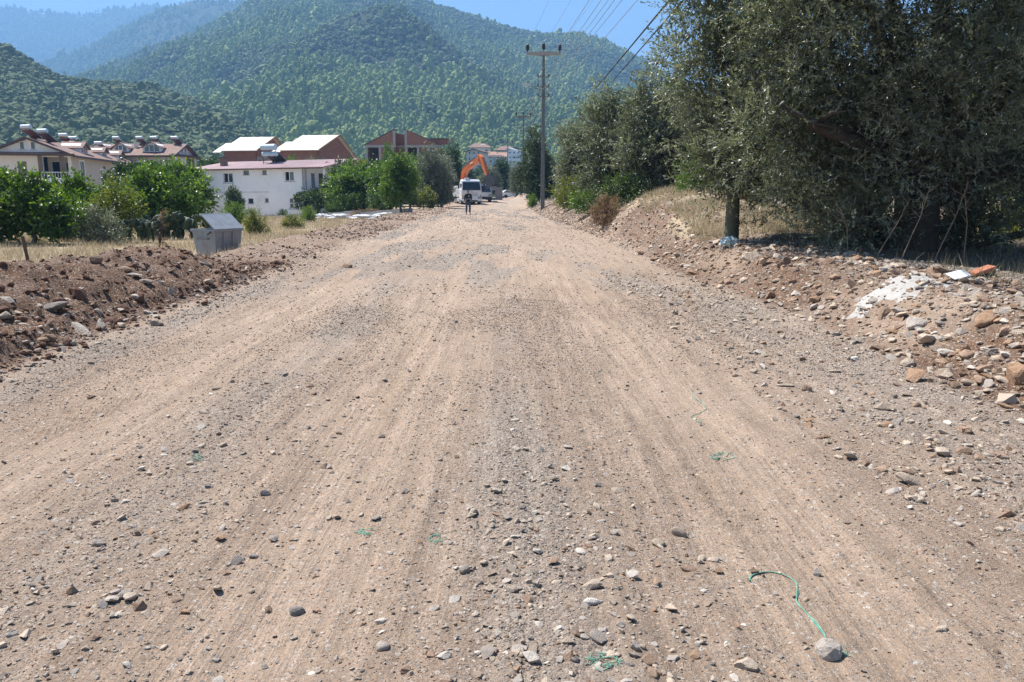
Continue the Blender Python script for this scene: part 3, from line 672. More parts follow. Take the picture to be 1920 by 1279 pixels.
# ---- cream apartment blocks with brown tiled roofs, dormers and solar heaters
def apartment(name_label, loc, rz, W, D, eave, ridge, dormers, side_windows, left=False):
    a = thing('apartment_block', name_label, 'apartment building', loc, rz, 'cream apartment blocks under the hill')
    ft = eave-3.0       # floor level of the top storey
    f_ops = [(W*0.66, W-0.35, ft+0.1, eave-0.35), (W*0.35, W*0.46, ft-0.3, ft+2.1), (W*0.175, W*0.215, ft+0.6, ft+1.7), (W*0.03, W*0.12, ft+0.2, ft+2.2), (W*0.66, W-0.35, ft-2.9, ft-0.3)]
    mb = MB(); wall(mb, W, 0, eave, 0.25, f_ops, TM(0, 0)); mb.build('wall', CREAM if not left else WHITE, a)
    MB().box((W*0.35, 0.12, ft-0.3), (W*0.46, 0.2, ft+2.1)).build('door', TAUPE, a)
    window(a, TM(0, 0), *f_ops[2], n=1)
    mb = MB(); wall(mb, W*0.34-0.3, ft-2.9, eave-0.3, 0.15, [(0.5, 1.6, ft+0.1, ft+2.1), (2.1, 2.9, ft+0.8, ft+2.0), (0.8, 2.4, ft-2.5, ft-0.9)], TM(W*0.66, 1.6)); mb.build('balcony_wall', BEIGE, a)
    MB().box((W*0.66, 0.26, ft-0.15), (W-0.26, 1.6, ft+0.05)).build('balcony_floor', CONC, a)
    MB().box((W*0.66-0.15, -0.75, ft-0.55), (W-0.1, -0.003, ft+0.1)).build('balcony', WHITE, a)
    rl = MB(); rl.box((W*0.66-0.1, -0.70, ft+0.78), (W-0.15, -0.62, ft+0.85))
    for k in range(11):
        x = W*0.66-0.08+k*(W*0.34-0.1)/10; rl.box((x-0.02, -0.68, ft+0.105), (x+0.02, -0.64, ft+0.778))
    rl.build('railing', PVC, a)
    for x in (W*0.60, W*0.86, 0.06):
        MB().box((x, -0.06, ft-0.1 if x > 1 else ft), (x+W*0.055, -0.004, eave-0.05)).build('pillar', TAUPE, a)
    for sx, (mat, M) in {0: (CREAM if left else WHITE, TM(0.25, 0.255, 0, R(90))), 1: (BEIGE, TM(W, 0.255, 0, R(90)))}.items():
        ops = []
        if (sx == 1) != left:
            ops = [(y0, y1, z0, z1) for (y0, y1, z0, z1, n) in side_windows]
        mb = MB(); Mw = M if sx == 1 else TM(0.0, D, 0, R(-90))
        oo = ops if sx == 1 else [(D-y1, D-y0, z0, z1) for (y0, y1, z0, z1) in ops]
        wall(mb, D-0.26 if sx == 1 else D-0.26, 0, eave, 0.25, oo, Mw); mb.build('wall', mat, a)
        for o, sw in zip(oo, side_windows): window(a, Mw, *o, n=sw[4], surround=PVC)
    MB().box((0.26, D-0.25, 0), (W-0.26, D, eave)).build('wall', CREAM, a)
    for zf in (ft-0.2, ft-3.2): MB().box((0.26, 1.8, zf), (W-0.26, D-0.3, zf+0.15)).build('floor_slab', DARKROOM, a)
    # gable and roof
    hw2 = W/2
    for y0 in (0.02, D-0.24):
        mb = MB(); 
        mb.prism([(0.1, eave), (W-0.1, eave), (hw2, ridge-0.12)], 'y', y0, y0+0.22); mb.build('gable', WHITE, a)
    for xw in (W*0.43, W*0.56):
        window(a, TM(0, -0.05), xw-0.28, xw+0.28, eave+0.5, eave+1.45, n=1)
    sl = (ridge-eave)/hw2; ov = 0.75
    rfs = []
    for sgn in (-1, 1):
        e = hw2+sgn*(hw2+ov); ze = eave-ov*sl
        q = [(e, -0.6, ze+0.15), (hw2, -0.6, ridge+0.15), (hw2, D+0.6, ridge+0.15), (e, D+0.6, ze+0.15)]
        rfs.append(MB().slab(q, 0.18).build('roof', TILE, a))
    mb = MB()
    for sgn in (-1, 1):
        e = hw2+sgn*(hw2+ov); ze = eave-ov*sl
        mb.slab([(e, -0.72, ze+0.16), (hw2, -0.72, ridge+0.16), (hw2, -0.605, ridge+0.16), (e, -0.605, ze+0.16)], 0.26)
        mb.box((min(e, e+sgn*0.1), -0.6, ze-0.12), (max(e, e+sgn*0.1), D+0.6, ze+0.12))
    mb.box((-0.5, -0.75, eave-0.22), (W+0.5, -0.004, eave+0.02))
    mb.build('fascia', FASCIA, a)
    MB().slab([(-0.5, -0.80, eave+0.03), (W+0.5, -0.80, eave+0.03), (W+0.5, -0.01, eave+0.22), (-0.5, -0.01, eave+0.22)], 0.04).build('eave_tiles', TILE, a)
    # dormers
    for (yd, wd, hd) in dormers:
        sg = -1 if left else 1
        xo = hw2+sg*(hw2*0.80); zo = eave+(hw2-abs(xo-hw2))*sl+0.1
        M = TM(xo, yd, zo, R(90)) if sg > 0 else TM(xo, yd, zo, R(-90))
        dr = MB()
        arch = [(-wd/2, 0), (wd/2, 0), (wd/2, hd*0.45), (wd*0.25, hd*0.8), (0, hd*0.92), (-wd*0.25, hd*0.8), (-wd/2, hd*0.45)]
        vs = [M @ Vector((p[0], 0.0, p[1])) for p in arch]+[M @ Vector((p[0], 2.4, p[1])) for p in arch]; n = len(arch)
        dr.add(vs, [tuple(range(n)), tuple(range(2*n-1, n-1, -1))]+[(i, i+n, (i+1) % n+n, (i+1) % n) for i in range(n)])
        do = dr.build('dormer', WHITE, a)
        gl = MB(); g2 = [(-wd*0.38, 0.08), (wd*0.38, 0.08), (wd*0.38, hd*0.40), (wd*0.2, hd*0.66), (-wd*0.2, hd*0.66), (-wd*0.38, hd*0.40)]
        vs = [M @ Vector((p[0], -0.03, p[1])) for p in g2]+[M @ Vector((p[0], 0.02, p[1])) for p in g2]; n = len(g2)
        gl.add(vs, [tuple(range(n)), tuple(range(2*n-1, n-1, -1))]+[(i, i+n, (i+1) % n+n, (i+1) % n) for i in range(n)]); gl.build('pane', GLASS, do)
        fr = MB()
        fr.box((-wd*0.38, -0.06, 0.02), (wd*0.38, -0.031, 0.08), M)
        for xx in (-wd*0.13, wd*0.13): fr.add([M @ Vector(p) for p in ((xx-0.05, -0.058, 0.05), (xx+0.05, -0.058, 0.05), (xx+0.05, -0.034, 0.05), (xx-0.05, -0.034, 0.05), (xx-0.05, -0.058, hd*0.6), (xx+0.05, -0.058, hd*0.6), (xx+0.05, -0.034, hd*0.6), (xx-0.05, -0.034, hd*0.6))], [(0,3,2,1),(4,5,6,7),(0,1,5,4),(1,2,6,5),(2,3,7,6),(3,0,4,7)])
        fr.build('window_frame', PVC, do)
        for k in (-1, 1):
            q = [M @ Vector(v) for v in ((k*(wd/2+0.25), -0.4, hd*0.42), (0, -0.4, hd*1.02), (0, 2.6, hd*1.02), (k*(wd/2+0.25), 2.6, hd*0.42))]
            MB().slab(q, 0.1).build('dormer_roof', TILE, do)
    for yk in (D*0.24, D*0.5):
        MB().box((hw2+(1.6 if not left else -2.1), yk, ridge-1.2), (hw2+(2.1 if not left else -1.6), yk+0.5, ridge+0.35)).build('chimney', CREAM, rfs[1] if not left else rfs[0])
    return a
A1 = Vector((-63.05, 98.05, -1.4)); a1r = math.atan2(.21, .98)
apartment('cream apartment block at the far left, its white gable facing the camera', A1, a1r, 9.2, 43, 7.55, 9.4, [(9.0, 3.4, 1.5), (18.5, 2.6, 1.35), (27.5, 2.6, 1.35), (36.0, 2.6, 1.35)],
          [(3.2, 5.0, 4.9, 6.9, 2), (4.8, 6.4, 1.2, 2.9, 2), (12.0, 13.0, 4.9, 6.0, 1), (18.0, 22.0, 4.6, 6.6, 4), (24.5, 26.5, 4.7, 6.5, 2), (32.0, 36.0, 4.6, 6.6, 4)])
M1 = Matrix.Translation(A1) @ Matrix.Rotation(a1r, 4, 'Z')
for (lx, ly, lab, s) in [(4.3, 0.9, 'zinc tank solar heater standing nearest the apex of the front white gable', 0.74), (5.4, 3.0, 'zinc tank solar heater just right of the one over the white gable', 0.74),
                    (4.9, 12.5, 'zinc tank solar heater left of the pair above the largest dormer', 0.7), (5.6, 14.2, 'zinc tank solar heater above the largest dormer, right of its neighbour', 0.7), (5.4, 27.0, 'zinc tank solar heater alone at the far end of the front block', 0.7)]:
    solar_heater(M1 @ Vector((lx, ly, 9.4-max(0, lx-4.6)*0.40+0.1)), a1r-R(28), lab, s)
A2 = Vector((-54.5, 131, -0.4)); a2r = R(90)
apartment('smaller cream apartment block behind the first, left of the white house roof', A2, a2r, 9.5, 13.5, 7.9, 9.7, [(3.6, 3.0, 1.6), (8.6, 2.4, 1.5), (12.0, 2.4, 1.5)],
          [(5.0, 6.3, 5.2, 6.7, 1), (9.0, 10.2, 5.2, 6.7, 2)], left=True)
M2 = Matrix.Translation(A2) @ Matrix.Rotation(a2r, 4, 'Z')
for (lx, ly, lab) in [(4.3, 1.2, 'zinc tank solar heater at the right end of the rear block'), (4.3, 4.6, 'zinc tank solar heater in the middle of the rear block ridge'), (4.3, 7.0, 'zinc tank solar heater left of the middle on the rear block ridge'), (4.6, 11.0, 'zinc tank solar heater at the left end of the rear block')]:
    solar_heater(M2 @ Vector((lx, ly, 9.65)), R(-20), lab, 0.68)

# ---- brick houses with pale sheet roofs, still under construction
def brick_house(label, E1, R1, F1, L, base, notch):
    r0 = Vector((E1.x, E1.y, base))
    h = thing('brick_house', label, 'house', r0, 0, 'unfinished brick houses')
    E1, R1, F1 = E1-r0, R1-r0, F1-r0; ov = (E1-F1).normalized()*0.0
    E0, R0, F0 = E1+L, R1+L, F1+L
    up = Vector((0, 0, 0.16)); out = -L.normalized()*0.5
    gz = -0.2
    d1 = (E1-R1).normalized()*0.7; d2 = (F1-R1).normalized()*0.7
    MB().slab([E0+d1+up-out, E1+d1+up+out, R1+up+out, R0+up-out], 0.12).build('roof', FIBRE, h)
    MB().slab([R0+up-out, R1+up+out, F1+d2+up+out, F0+d2+up-out], 0.12).build('roof', FIBRE, h)
    st = -L.normalized()*-1.0
    low = Vector((0, 0, -0.28))
    MB().slab([E0+d1+up+low+st*1.5-out, E0+d1+up+low-out+L.normalized()*0.02, R0.lerp(E0, 0.35)+up+low-out+L.normalized()*0.02, R0.lerp(E0, 0.35)+up+low+st*1.5-out], 0.1).build('roof_step', FIBRE, h)
    rk = MB()
    rk.slab([E1+d1+up*1.8+out*1.06, R1+up*1.8+out*1.06, R1+up*1.8+out*0.8, E1+d1+up*1.8+out*0.8], 0.25)
    rk.slab([F1+d2+up*1.8+out*1.06, R1+up*1.8+out*1.06, R1+up*1.8+out*0.8, F1+d2+up*1.8+out*0.8], 0.25); rk.build('barge_board', solid('raw_timber', (0.30, 0.20, 0.12), 0.85), h)
    # gable wall with its lower storeys: brick infill between concrete columns
    Ln = L.normalized()*0.25
    zb = 0.0; beamz = F1.z-0.9
    def panel(a, b, za, zb_, zc, zd, mat, nm, off=0.0, th=1.0):
        o = -L.normalized()*off
        q = [Vector((a.x, a.y, za))+o, Vector((b.x, b.y, zb_))+o, Vector((b.x, b.y, zd))+o, Vector((a.x, a.y, zc))+o]
        return MB().hexa([p+Ln*th for p in q], q).build(nm, mat, h)
    mid = E1.lerp(F1, (R1.y-E1.y)/(F1.y-E1.y))
    panel(E1, mid, beamz+0.3, beamz+0.3, E1.z, R1.z, BRICK, 'gable')
    panel(mid, F1, beamz+0.3, beamz+0.3, R1.z, F1.z, BRICK, 'gable')
    panel(E1, F1, beamz, beamz, beamz+0.295, beamz+0.295, CONC, 'beam', 0.06, 1.3)
    n = 5
    for k in range(n+1):
        a = E1.lerp(F1, k/n); b = a+(F1-E1).normalized()*0.35
        panel(a, b, zb, zb, beamz-0.003, beamz-0.003, CONC, 'column', 0.03, 1.2)
    for k in range(n):
        a = E1.lerp(F1, k/n)+(F1-E1).normalized()*0.352; b = E1.lerp(F1, (k+1)/n)-(F1-E1).normalized()*0.002
        for fl in range(2):
            z1 = beamz-0.25-fl*3.0
            panel(a, b, max(zb, z1-3.0), max(zb, z1-3.0), z1-1.7, z1-1.7, BRICK, 'brick_infill', 0, 0.9)
            if k % 2: panel(a, b, z1-1.697, z1-1.697, z1, z1, BRICK, 'brick_infill', 0, 0.9)
        panel(a, b, beamz-0.247, beamz-0.247, beamz-0.004, beamz-0.004, CONC, 'lintel', 0.01, 1.0)
    # side wall under the near eave, back wall
    q = [Vector((E1.x, E1.y, zb)), Vector((E0.x, E0.y, zb)), E0-up, E1-up]; nn = Vector((0, 0.25, 0))
    MB().hexa([p+nn for p in q], q).build('wall', BRICK, h)
    q = [Vector((F1.x, F1.y, zb)), Vector((F0.x, F0.y, zb)), F0-up, F1-up]
    MB().hexa([p+nn for p in q], q).build('wall', BRICK, h)
    q = [Vector((E0.x, E0.y, zb)), Vector((F0.x, F0.y, zb)), F0-up, R0-up*1.5, E0-up]; o = Ln
    MB().add([p+o for p in q]+q, [(0, 1, 2, 3, 4), (9, 8, 7, 6, 5)]+[(i, i+5, (i+1) % 5+5, (i+1) % 5) for i in range(5)]).build('wall', BRICK, h)
    return h
brick_house('unfinished brick house with pale roof, right one of the two behind the white house', at(597, 280, 130), at(633, 255, 135.5), at(663, 296, 141), Vector((-5.6, 0.9, 0)), -0.5, 1)
brick_house('unfinished brick house with pale roof, left one behind the solar heater', at(481, 281, 138), at(512, 258.5, 143.5), at(538, 292, 149), Vector((-5.6, 0.9, 0)), -0.5, 1)

# ---- unfinished brick building with twin gables
Yb = 150.0
b3 = at(690, 300, Yb); b3.z = -0.5
bb = thing('twin_gable_building', 'roofless red brick building with twin gables and bare concrete frame', 'building', b3)
def bx(px): return (px-960)/FPX*Yb/cp*0.98-b3.x
def bzv(py): return at(760, py, Yb).z-b3.z
xa, xb_, xc_, xd, xe = bx(693), bx(744.5), bx(766), bx(822), bx(838)
zs_ = bzv(272); zsl = bzv(276.5); za_ = bzv(244); 
DP = 9.0
def gab(pts, y0, th=0.3): return MB().prism(pts, 'y', y0, y0+th)
gab([(xa, zs_+0.003), (xb_, zs_+0.003), (xb_, za_), ], 0.0).build('gable', BRICK, bb)
gab([(xc_, zs_+0.003), (xd+0.4, zs_+0.003), (xc_, bzv(243))], 0.0).build('gable', BRICK, bb)
gab([(xb_+0.01, 0), (xc_-0.01, 0), (xc_-0.01, bzv(248)), ((xb_+xc_)/2, bzv(251)), (xb_+0.01, bzv(247))], 2.4).build('wall', BRICK, bb)
for xw, zt in ((xb_, za_-0.05), (xc_, bzv(244))):
    MB().box((xw-0.15, 0.31, 0), (xw+0.15, DP, zt-0.4)).build('wall', BRICK, bb)
    MB().box((xw-0.22, -0.06, zs_+0.01), (xw+0.22, 0.36, zt)).build('column', CONC, bb)
MB().box((xa-0.2, -0.08, zsl), (xb_+0.25, 0.4, zs_)).build('beam', CONC, bb); MB().box((xc_-0.25, -0.08, zsl), (xd+0.2, 0.4, zs_)).build('beam', CONC, bb)
MB().box((xb_+0.26, 2.2, zsl-0.2), (xc_-0.26, 2.39, zs_-0.2)).build('beam', CONC, bb)
for x in (xa, bx(718), bx(741), xc_+0.05, bx(788), bx(808), xd-0.2):
    MB().box((x-0.22, 0, 0), (x+0.22, 0.35, zsl-0.003)).build('column', CONC, bb)
for (p0, p1) in ((716, 741), (790, 806)): MB().box((bx(p0)+0.25, 0.05, 0), (bx(p1)-0.25, 0.3, zsl-0.004)).build('brick_infill', BRICK, bb)
MB().box((xa-0.1, 1.2, zs_-0.25), (xd, DP, zs_-0.05)).build('floor_slab', CONC, bb)
MB().box((xa, DP-0.3, 0), (xd, DP, zs_)).build('wall', BRICK, bb); MB().box((xa-0.1, 0.4, 0), (xa+0.15, DP-0.31, zs_)).build('wall', BRICK, bb); MB().box((xd-0.1, 0.4, 0), (xd+0.15, DP-0.31, zs_)).build('wall', BRICK, bb)
for sg in (((xa-0.5, zs_-0.1), (xb_+0.1, za_+0.15)), ((xd+0.7, zs_+0.05), (xc_-0.4, bzv(243)+0.1))):
    (x0, z0), (x1, z1) = sg
    for y in (0.15, 1.2, 2.4): MB().slab([(x0, y-0.1, z0+0.12), (x1, y-0.1, z1+0.12), (x1, y+0.1, z1+0.12), (x0, y+0.1, z0+0.12)], 0.16).build('rafter', FASCIA, bb)
MB().box((bx(808), 3.0, bzv(268)), (xe, 6.0, bzv(259))).build('parapet', BRICK, bb); MB().box((bx(806), 2.8, bzv(258.5)), (xe+0.2, 6.2, bzv(257.5))).build('parapet_cap', FASCIA, bb)
for k in range(5): MB().box((xe+0.05+0.25*k, 3.2, bzv(268)), (xe+0.15+0.25*k, 3.35, bzv(256+k % 3))).build('rebar_stub', BRICK, bb)

# ---- small town far down the valley
def town_house(label, px, py_base, Y, w, h, dpt, wallm, roofm, kind, rz=0.0, storeys=2, panel=None):
    p = at(px, py_base, Y)
    t = thing('town_house', label, 'house', p, rz, 'houses of the far town')
    ops = []
    for s in range(storeys):
        for k in range(3): 
            x0 = w*(0.12+0.30*k); ops.append((x0, x0+w*0.16, h*s/storeys+0.9, h*s/storeys+2.2))
    mb = MB(); wall(mb, w, -3, h, 0.3, ops, TM(-w/2, 0)); mb.build('wall', wallm, t)
    for o in ops: window(t, TM(-w/2, 0), *o, n=1, fw=0.12)
    MB().box((-w/2, dpt-0.3, -3), (w/2, dpt, h)).build('wall', wallm, t)
    for x in (-w/2, w/2-0.3): MB().box((x, 0.303, -3), (x+0.3, dpt-0.303, h)).build('wall', wallm, t)
    if kind == 'gable':
        for sgn in (-1, 1):
            MB().slab([(sgn*(w/2+0.6), -0.6, h), (0, -0.6, h+w*0.2), (0, dpt+0.6, h+w*0.2), (sgn*(w/2+0.6), dpt+0.6, h)], 0.2).build('roof', roofm, t)
        MB().prism([(-w/2, h), (w/2, h), (0, h+w*0.19)], 'y', 0.01, 0.3).build('gable', wallm, t)
    elif kind == 'hip':
        a, b = w/2+0.6, dpt+0.6
        MB().add([(-a, -0.6, h), (a, -0.6, h), (a, b, h), (-a, b, h), (-a*0.45, dpt/2, h+1.9), (a*0.45, dpt/2, h+1.9)], [(0, 1, 5, 4), (1, 2, 5), (2, 3, 4, 5), (3, 0, 4), (3, 2, 1, 0)]).build('roof', roofm, t)
    else:
        MB().slab([(-w/2-0.5, -0.6, h+1.6), (w/2+0.5, -0.6, h), (w/2+0.5, dpt+0.5, h), (-w/2-0.5, dpt+0.5, h+1.6)], 0.2).build('roof', roofm, t)
        MB().prism([(-w/2, h-0.01), (w/2, h-0.01), (-w/2, h+1.4)], 'y', 0.01, 0.3).build('gable', wallm, t)
        for s in range(1, storeys): MB().box((-w*0.3, -1.2, h*s/storeys-0.1), (w*0.45, -0.003, h*s/storeys+0.9)).build('balcony', wallm, t)
    return t, p
RTILE = solid('orange_roof_tile', (0.30, 0.17, 0.12), 0.85, var=0.3)
LBLUE = solid('pale_blue_render', (0.33, 0.37, 0.42), 0.85)
ths = [('far white house with dark attic and pale tiled roof left of the excavator arm', 889, 307, 262, 5.0, 3.8, 9, CREAM, TILE, 'gable', R(-12), 2),
       ('far pale house with orange tiled roof right behind the excavator joint', 920, 311, 300, 8.5, 3.4, 9, LBLUE, RTILE, 'hip', 0.1, 2),
       ('far low house with faded orange roof beside the grey distant pole', 941, 309, 330, 9, 3.2, 9, BEIGE, RTILE, 'hip', -0.05, 1),
       ('far tall white building with balconies and slanting white roof between the poles', 964, 311, 285, 5.0, 4.8, 7, WHITE, solid('white_sheet', (0.78, 0.80, 0.82), 0.5), 'mono', R(-14), 3),
       ('far cream house high on the slope left of the town', 900, 290, 345, 9, 3.0, 9, CREAM, TILE, 'hip', 0.1, 1),
       ('far grey house with a red brown roof at the foot of the hill', 948, 294, 352, 8, 2.8, 9, BEIGE, TILE, 'hip', 0.0, 1)]
for a in ths: town_house(*a)
hx = [(889, 276, 345, 'far solar heater at the left end of the cream house ridge'), (897, 276, 345, 'far solar heater second from the left on the cream house ridge'), (905, 275, 345, 'far solar heater third from the left on the cream house ridge'), (912, 276, 345, 'far solar heater at the right end of the cream house ridge')]
for (px, py, Y, lab) in hx: solar_heater(at(px, py+4.5, Y+3), R(10), lab, 0.9, PVC)
# ================================================================== POLES AND WIRES
POLE = solid('pole_concrete', (0.150, 0.150, 0.148), 0.85, var=0.12, scale=3, bump=0.3, bscale=40)
INS = solid('brown_glazed_insulator', (0.022, 0.014, 0.013), 0.25, var=0.2)
STEEL = solid('weathered_steel', (0.20, 0.17, 0.15), 0.6, metal=0.4, dirt=(0.16, 0.09, 0.06))
def insulator(root, x, y, z, s=1.0):
    prof = [(0.035, 0.0), (0.035, 0.14), (0.12, 0.16), (0.13, 0.22), (0.09, 0.26), (0.14, 0.30), (0.15, 0.38), (0.09, 0.42), (0.12, 0.46), (0.11, 0.54), (0.04, 0.60)]
    mb = MB(); n = 10; vs = []
    for r, h in prof: vs += [(x+r*s*math.cos(2*math.pi*k/n), y+r*s*math.sin(2*math.pi*k/n), z+h*s) for k in range(n)]
    fs = [(i*n+k, i*n+(k+1) % n, (i+1)*n+(k+1) % n, (i+1)*n+k) for i in range(len(prof)-1) for k in range(n)]+[tuple(range(n))[::-1], tuple(range((len(prof)-1)*n, len(prof)*n))]
    return mb.add(vs, fs).build('insulator', INS, root, smooth=True)
def pole(label, loc, Hh, arm, lamp, racks, taper=(0.16, 0.09), double=False):
    t = thing('utility_pole', label, 'utility pole', loc, 0, 'concrete utility poles along the road')
    b, tp = taper
    MB().hexa([(-b, -b, -0.5), (b, -b, -0.5), (b, b, -0.5), (-b, b, -0.5)], [(-tp, -tp, Hh), (tp, -tp, Hh), (tp, tp, Hh), (-tp, tp, Hh)]).build('shaft', POLE, t, bevel=0.02)
    ca = MB(); ca.prism([(-arm, Hh+0.02), (-arm, Hh+0.16), (-0.25, Hh+0.23), (0.25, Hh+0.23), (arm, Hh+0.16), (arm, Hh+0.02), (0.25, Hh-0.06), (-0.25, Hh-0.06)], 'y', -0.12, 0.12)
    ca.build('crossarm', CONC if not double else STEEL, t)
    for k, zz in ((-arm+0.1, 0.165), (0, 0.232), (arm-0.1, 0.165)): insulator(t, k, 0, Hh+zz, 1.0)
    for zr, w in racks:
        r = MB(); r.box((-w, -0.20, zr), (w, -0.13, zr+0.07)); r.build('rack', STEEL, t)
        for k in (-w+0.03, w-0.03): MB().tube([(k, -0.165, zr+0.07), (k, -0.165, zr+0.13), (k, -0.165, zr+0.24)], [0.03, 0.06, 0.045], 8).build('pin_insulator', INS, t)
    if lamp:
        zl = lamp
        la = MB(); la.tube([(-0.1, -0.1, zl-0.35), (-0.55, -0.15, zl-0.18), (-0.95, -0.2, zl)], 0.03, 6); la.build('lamp_arm', STEEL, t)
        lh = MB(); lh.hexa([(-0.9, -0.28, zl-0.04), (-0.9, -0.12, zl-0.04), (-1.55, -0.08, zl+0.02), (-1.55, -0.32, zl+0.02)], [(-0.9, -0.25, zl+0.06), (-0.9, -0.15, zl+0.06), (-1.45, -0.12, zl+0.2), (-1.45, -0.28, zl+0.2)])
        lh.build('lamp_head', solid('lamp_grey', (0.55, 0.55, 0.55), 0.4), t, bevel=0.02)
    return t
def pole_at(px, Y): x = (px-960)/FPX*(Y*cp+1.4*0+0.28); return Vector((x, Y, hz(x, Y)))
p1 = Vector((2.33, 61.5, hz(2.33, 61.5))); P1H = at(1012, 103, 61.5).z-p1.z
RK = [(at(1008, y, 61.5).z-p1.z) for y in (146, 164.5, 182)]
pole('nearest concrete utility pole on the right road edge, with a street lamp', p1, P1H, 1.28, at(1000, 161, 61.5).z-p1.z, [(RK[0], 0.43), (RK[1], 0.43), (RK[2], 0.43)])
p2 = Vector((1.72, 124, hz(1.72, 124))); P2H = at(977, 220, 124).z-p2.z
pole('second concrete utility pole further along, behind the nearest one', p2, P2H, 1.15, None, [(P2H-1.7, 0.5), (P2H-2.1, 0.5)], double=True)
p3 = Vector((-1.0, 196, -0.3)); P3H = at(952, 270, 196).z-p3.z
pole('third and farthest utility pole standing before the town', p3, P3H, 1.2, None, [(P3H-1.3, 0.45)])
WIRE = solid('aluminium_wire', (0.42, 0.43, 0.44), 0.4, metal=0.5); CABLE = solid('black_cable', (0.012, 0.012, 0.013), 0.6)
def wire(a, b, sag, rad, mat, label, name='power_line'):
    a, b = Vector(a), Vector(b); n = 24
    pts = [a.lerp(b, i/n)-Vector((0, 0, sag*4*(i/n)*(1-i/n))) for i in range(n+1)]
    return tag(MB().tube(pts, rad, 5).build(name, mat), label, 'power line', 'overhead wires')
p0 = Vector((5.6, -3.0, 0.3))     # the next pole of the line stands behind the camera
LOWL = 'thin pale wire running overhead from the side rack of the nearest pole'
for zr in RK:
    for sx in (-0.4, 0.4):
        wire(p1+Vector((sx, -0.165, zr+0.2)), p0+Vector((sx, 0, zr+0.4)), 0.7, 0.011, WIRE, 'thin pale overhead wire from the %s rack of the nearest pole, %s end' % (('top', 'middle', 'lowest')[RK.index(zr)], 'left' if sx < 0 else 'right'))
TOPL = 'thin high wire running overhead from the crossarm of the nearest pole'
for sx in (-1.18, 0, 1.18):
    wire(p1+Vector((sx, 0, P1H+0.72)), p0+Vector((sx, 0, P1H+0.9)), 0.8, 0.006, WIRE, 'thin high overhead wire from the %s crossarm insulator of the nearest pole' % {-1.18: 'left', 0: 'middle', 1.18: 'right'}[sx])
for zr in RK:
    for sx in (-0.4, 0.4): wire(p1+Vector((sx, -0.165, zr+0.2)), p2+Vector((sx, -0.165, P2H-1.9+(zr-RK[0])*0.6)), 0.8, 0.008, WIRE, 'thin wire between the two nearest poles, from the %s rack, %s end' % (('top', 'middle', 'lowest')[RK.index(zr)], 'left' if sx < 0 else 'right'))
c1 = at(1118, 165, 42); c1.y = 42; c2 = at(1262, -8, 17.5)
wire(c1, c1+(c2-c1)*1.5, 0.0, 0.022, CABLE, 'thick black cable, the upper of two rising over the olive trees', 'cable')
c1 = at(1146, 155, 40); c2 = at(1262, 22, 18.5)
wire(c1, c1+(c2-c1)*1.5, 0.0, 0.018, CABLE, 'thick black cable, the lower of two rising over the olive trees', 'cable')

# ================================================================== DUMPSTER
GALV = solid('galvanised_steel', (0.255, 0.275, 0.30), 0.55, metal=0.25, var=0.12, scale=5, dirt=(0.16, 0.125, 0.10), bump=0.12)
dl = at(405, 478, 22.8); dl.z = hz(dl.x, dl.y)+0.06
ds = dl.y/24.0
dpst = thing('dumpster', 'grey galvanised steel dumpster with slanting lid behind the earth heap', 'dumpster', dl, R(61))
Wd, Dd, Hd = 1.06*ds, 0.98*ds, 0.72*ds      # local x: right face runs along +x; local y: end panel runs back
ti = 0.07*ds
zb = -0.12
body = MB()
def shell(mb, b, t, th):   # open tapered box
    def ring(o, z): return [(-o+ti*0+0, 0, z)]
o_b = [(ti, ti, zb), (Wd-ti, ti, zb), (Wd-ti, Dd-ti, zb), (ti, Dd-ti, zb)]; o_t = [(0, 0, Hd), (Wd, 0, Hd), (Wd, Dd, Hd), (0, Dd, Hd)]
th = 0.03
i_b = [(ti+th, ti+th, zb+0.05), (Wd-ti-th, ti+th, zb+0.05), (Wd-ti-th, Dd-ti-th, zb+0.05), (ti+th, Dd-ti-th, zb+0.05)]; i_t = [(th, th, Hd), (Wd-th, th, Hd), (Wd-th, Dd-th, Hd), (th, Dd-th, Hd)]
vs = o_b+o_t+i_b+i_t
fs = [(3, 2, 1, 0)]+[(k, (k+1) % 4, 4+(k+1) % 4, 4+k) for k in range(4)]+[(4+k, 4+(k+1) % 4, 12+(k+1) % 4, 12+k) for k in range(4)]+[(8+k, 12+k, 12+(k+1) % 4, 8+(k+1) % 4) for k in range(4)]+[(8, 9, 10, 11)]
body.add(vs, fs); body.build('body', GALV, dpst)
rim = MB(); e = 0.035
rim.box((-e, -e, Hd-0.06), (Wd+e, -0.004, Hd+0.01)); rim.box((-e, Dd+0.004, Hd-0.06), (Wd+e, Dd+e, Hd+0.01)); rim.box((-e, -0.003, Hd-0.06), (-0.003, Dd+0.003, Hd+0.01)); rim.box((Wd+0.003, -0.003, Hd-0.06), (Wd+e, Dd+0.003, Hd+0.01)); rim.build('rim', GALV, dpst)
lid = MB()
lt = [(-0.03, -0.05, Hd+0.02), (Wd+0.03, -0.05, Hd+0.02), (Wd+0.03, 0.50*ds, Hd+0.46*ds), (-0.03, 0.50*ds, Hd+0.46*ds)]
lid.slab(lt, 0.035); lid.build('lid', GALV, dpst)
MB().box((-0.035, 0.50*ds, Hd+0.43*ds), (Wd+0.035, 0.56*ds, Hd+0.47*ds)).build('lid_edge', solid('bright_steel', (0.6, 0.62, 0.64), 0.35, metal=0.5), dpst)
hb = MB(); hb.tube([(-0.015, 0.22*ds, Hd-0.27*ds), (-0.06, 0.24*ds, Hd-0.27*ds), (-0.06, 0.74*ds, Hd-0.27*ds), (-0.015, 0.76*ds, Hd-0.27*ds)], 0.018, 6); hb.build('handle', IRON, dpst)
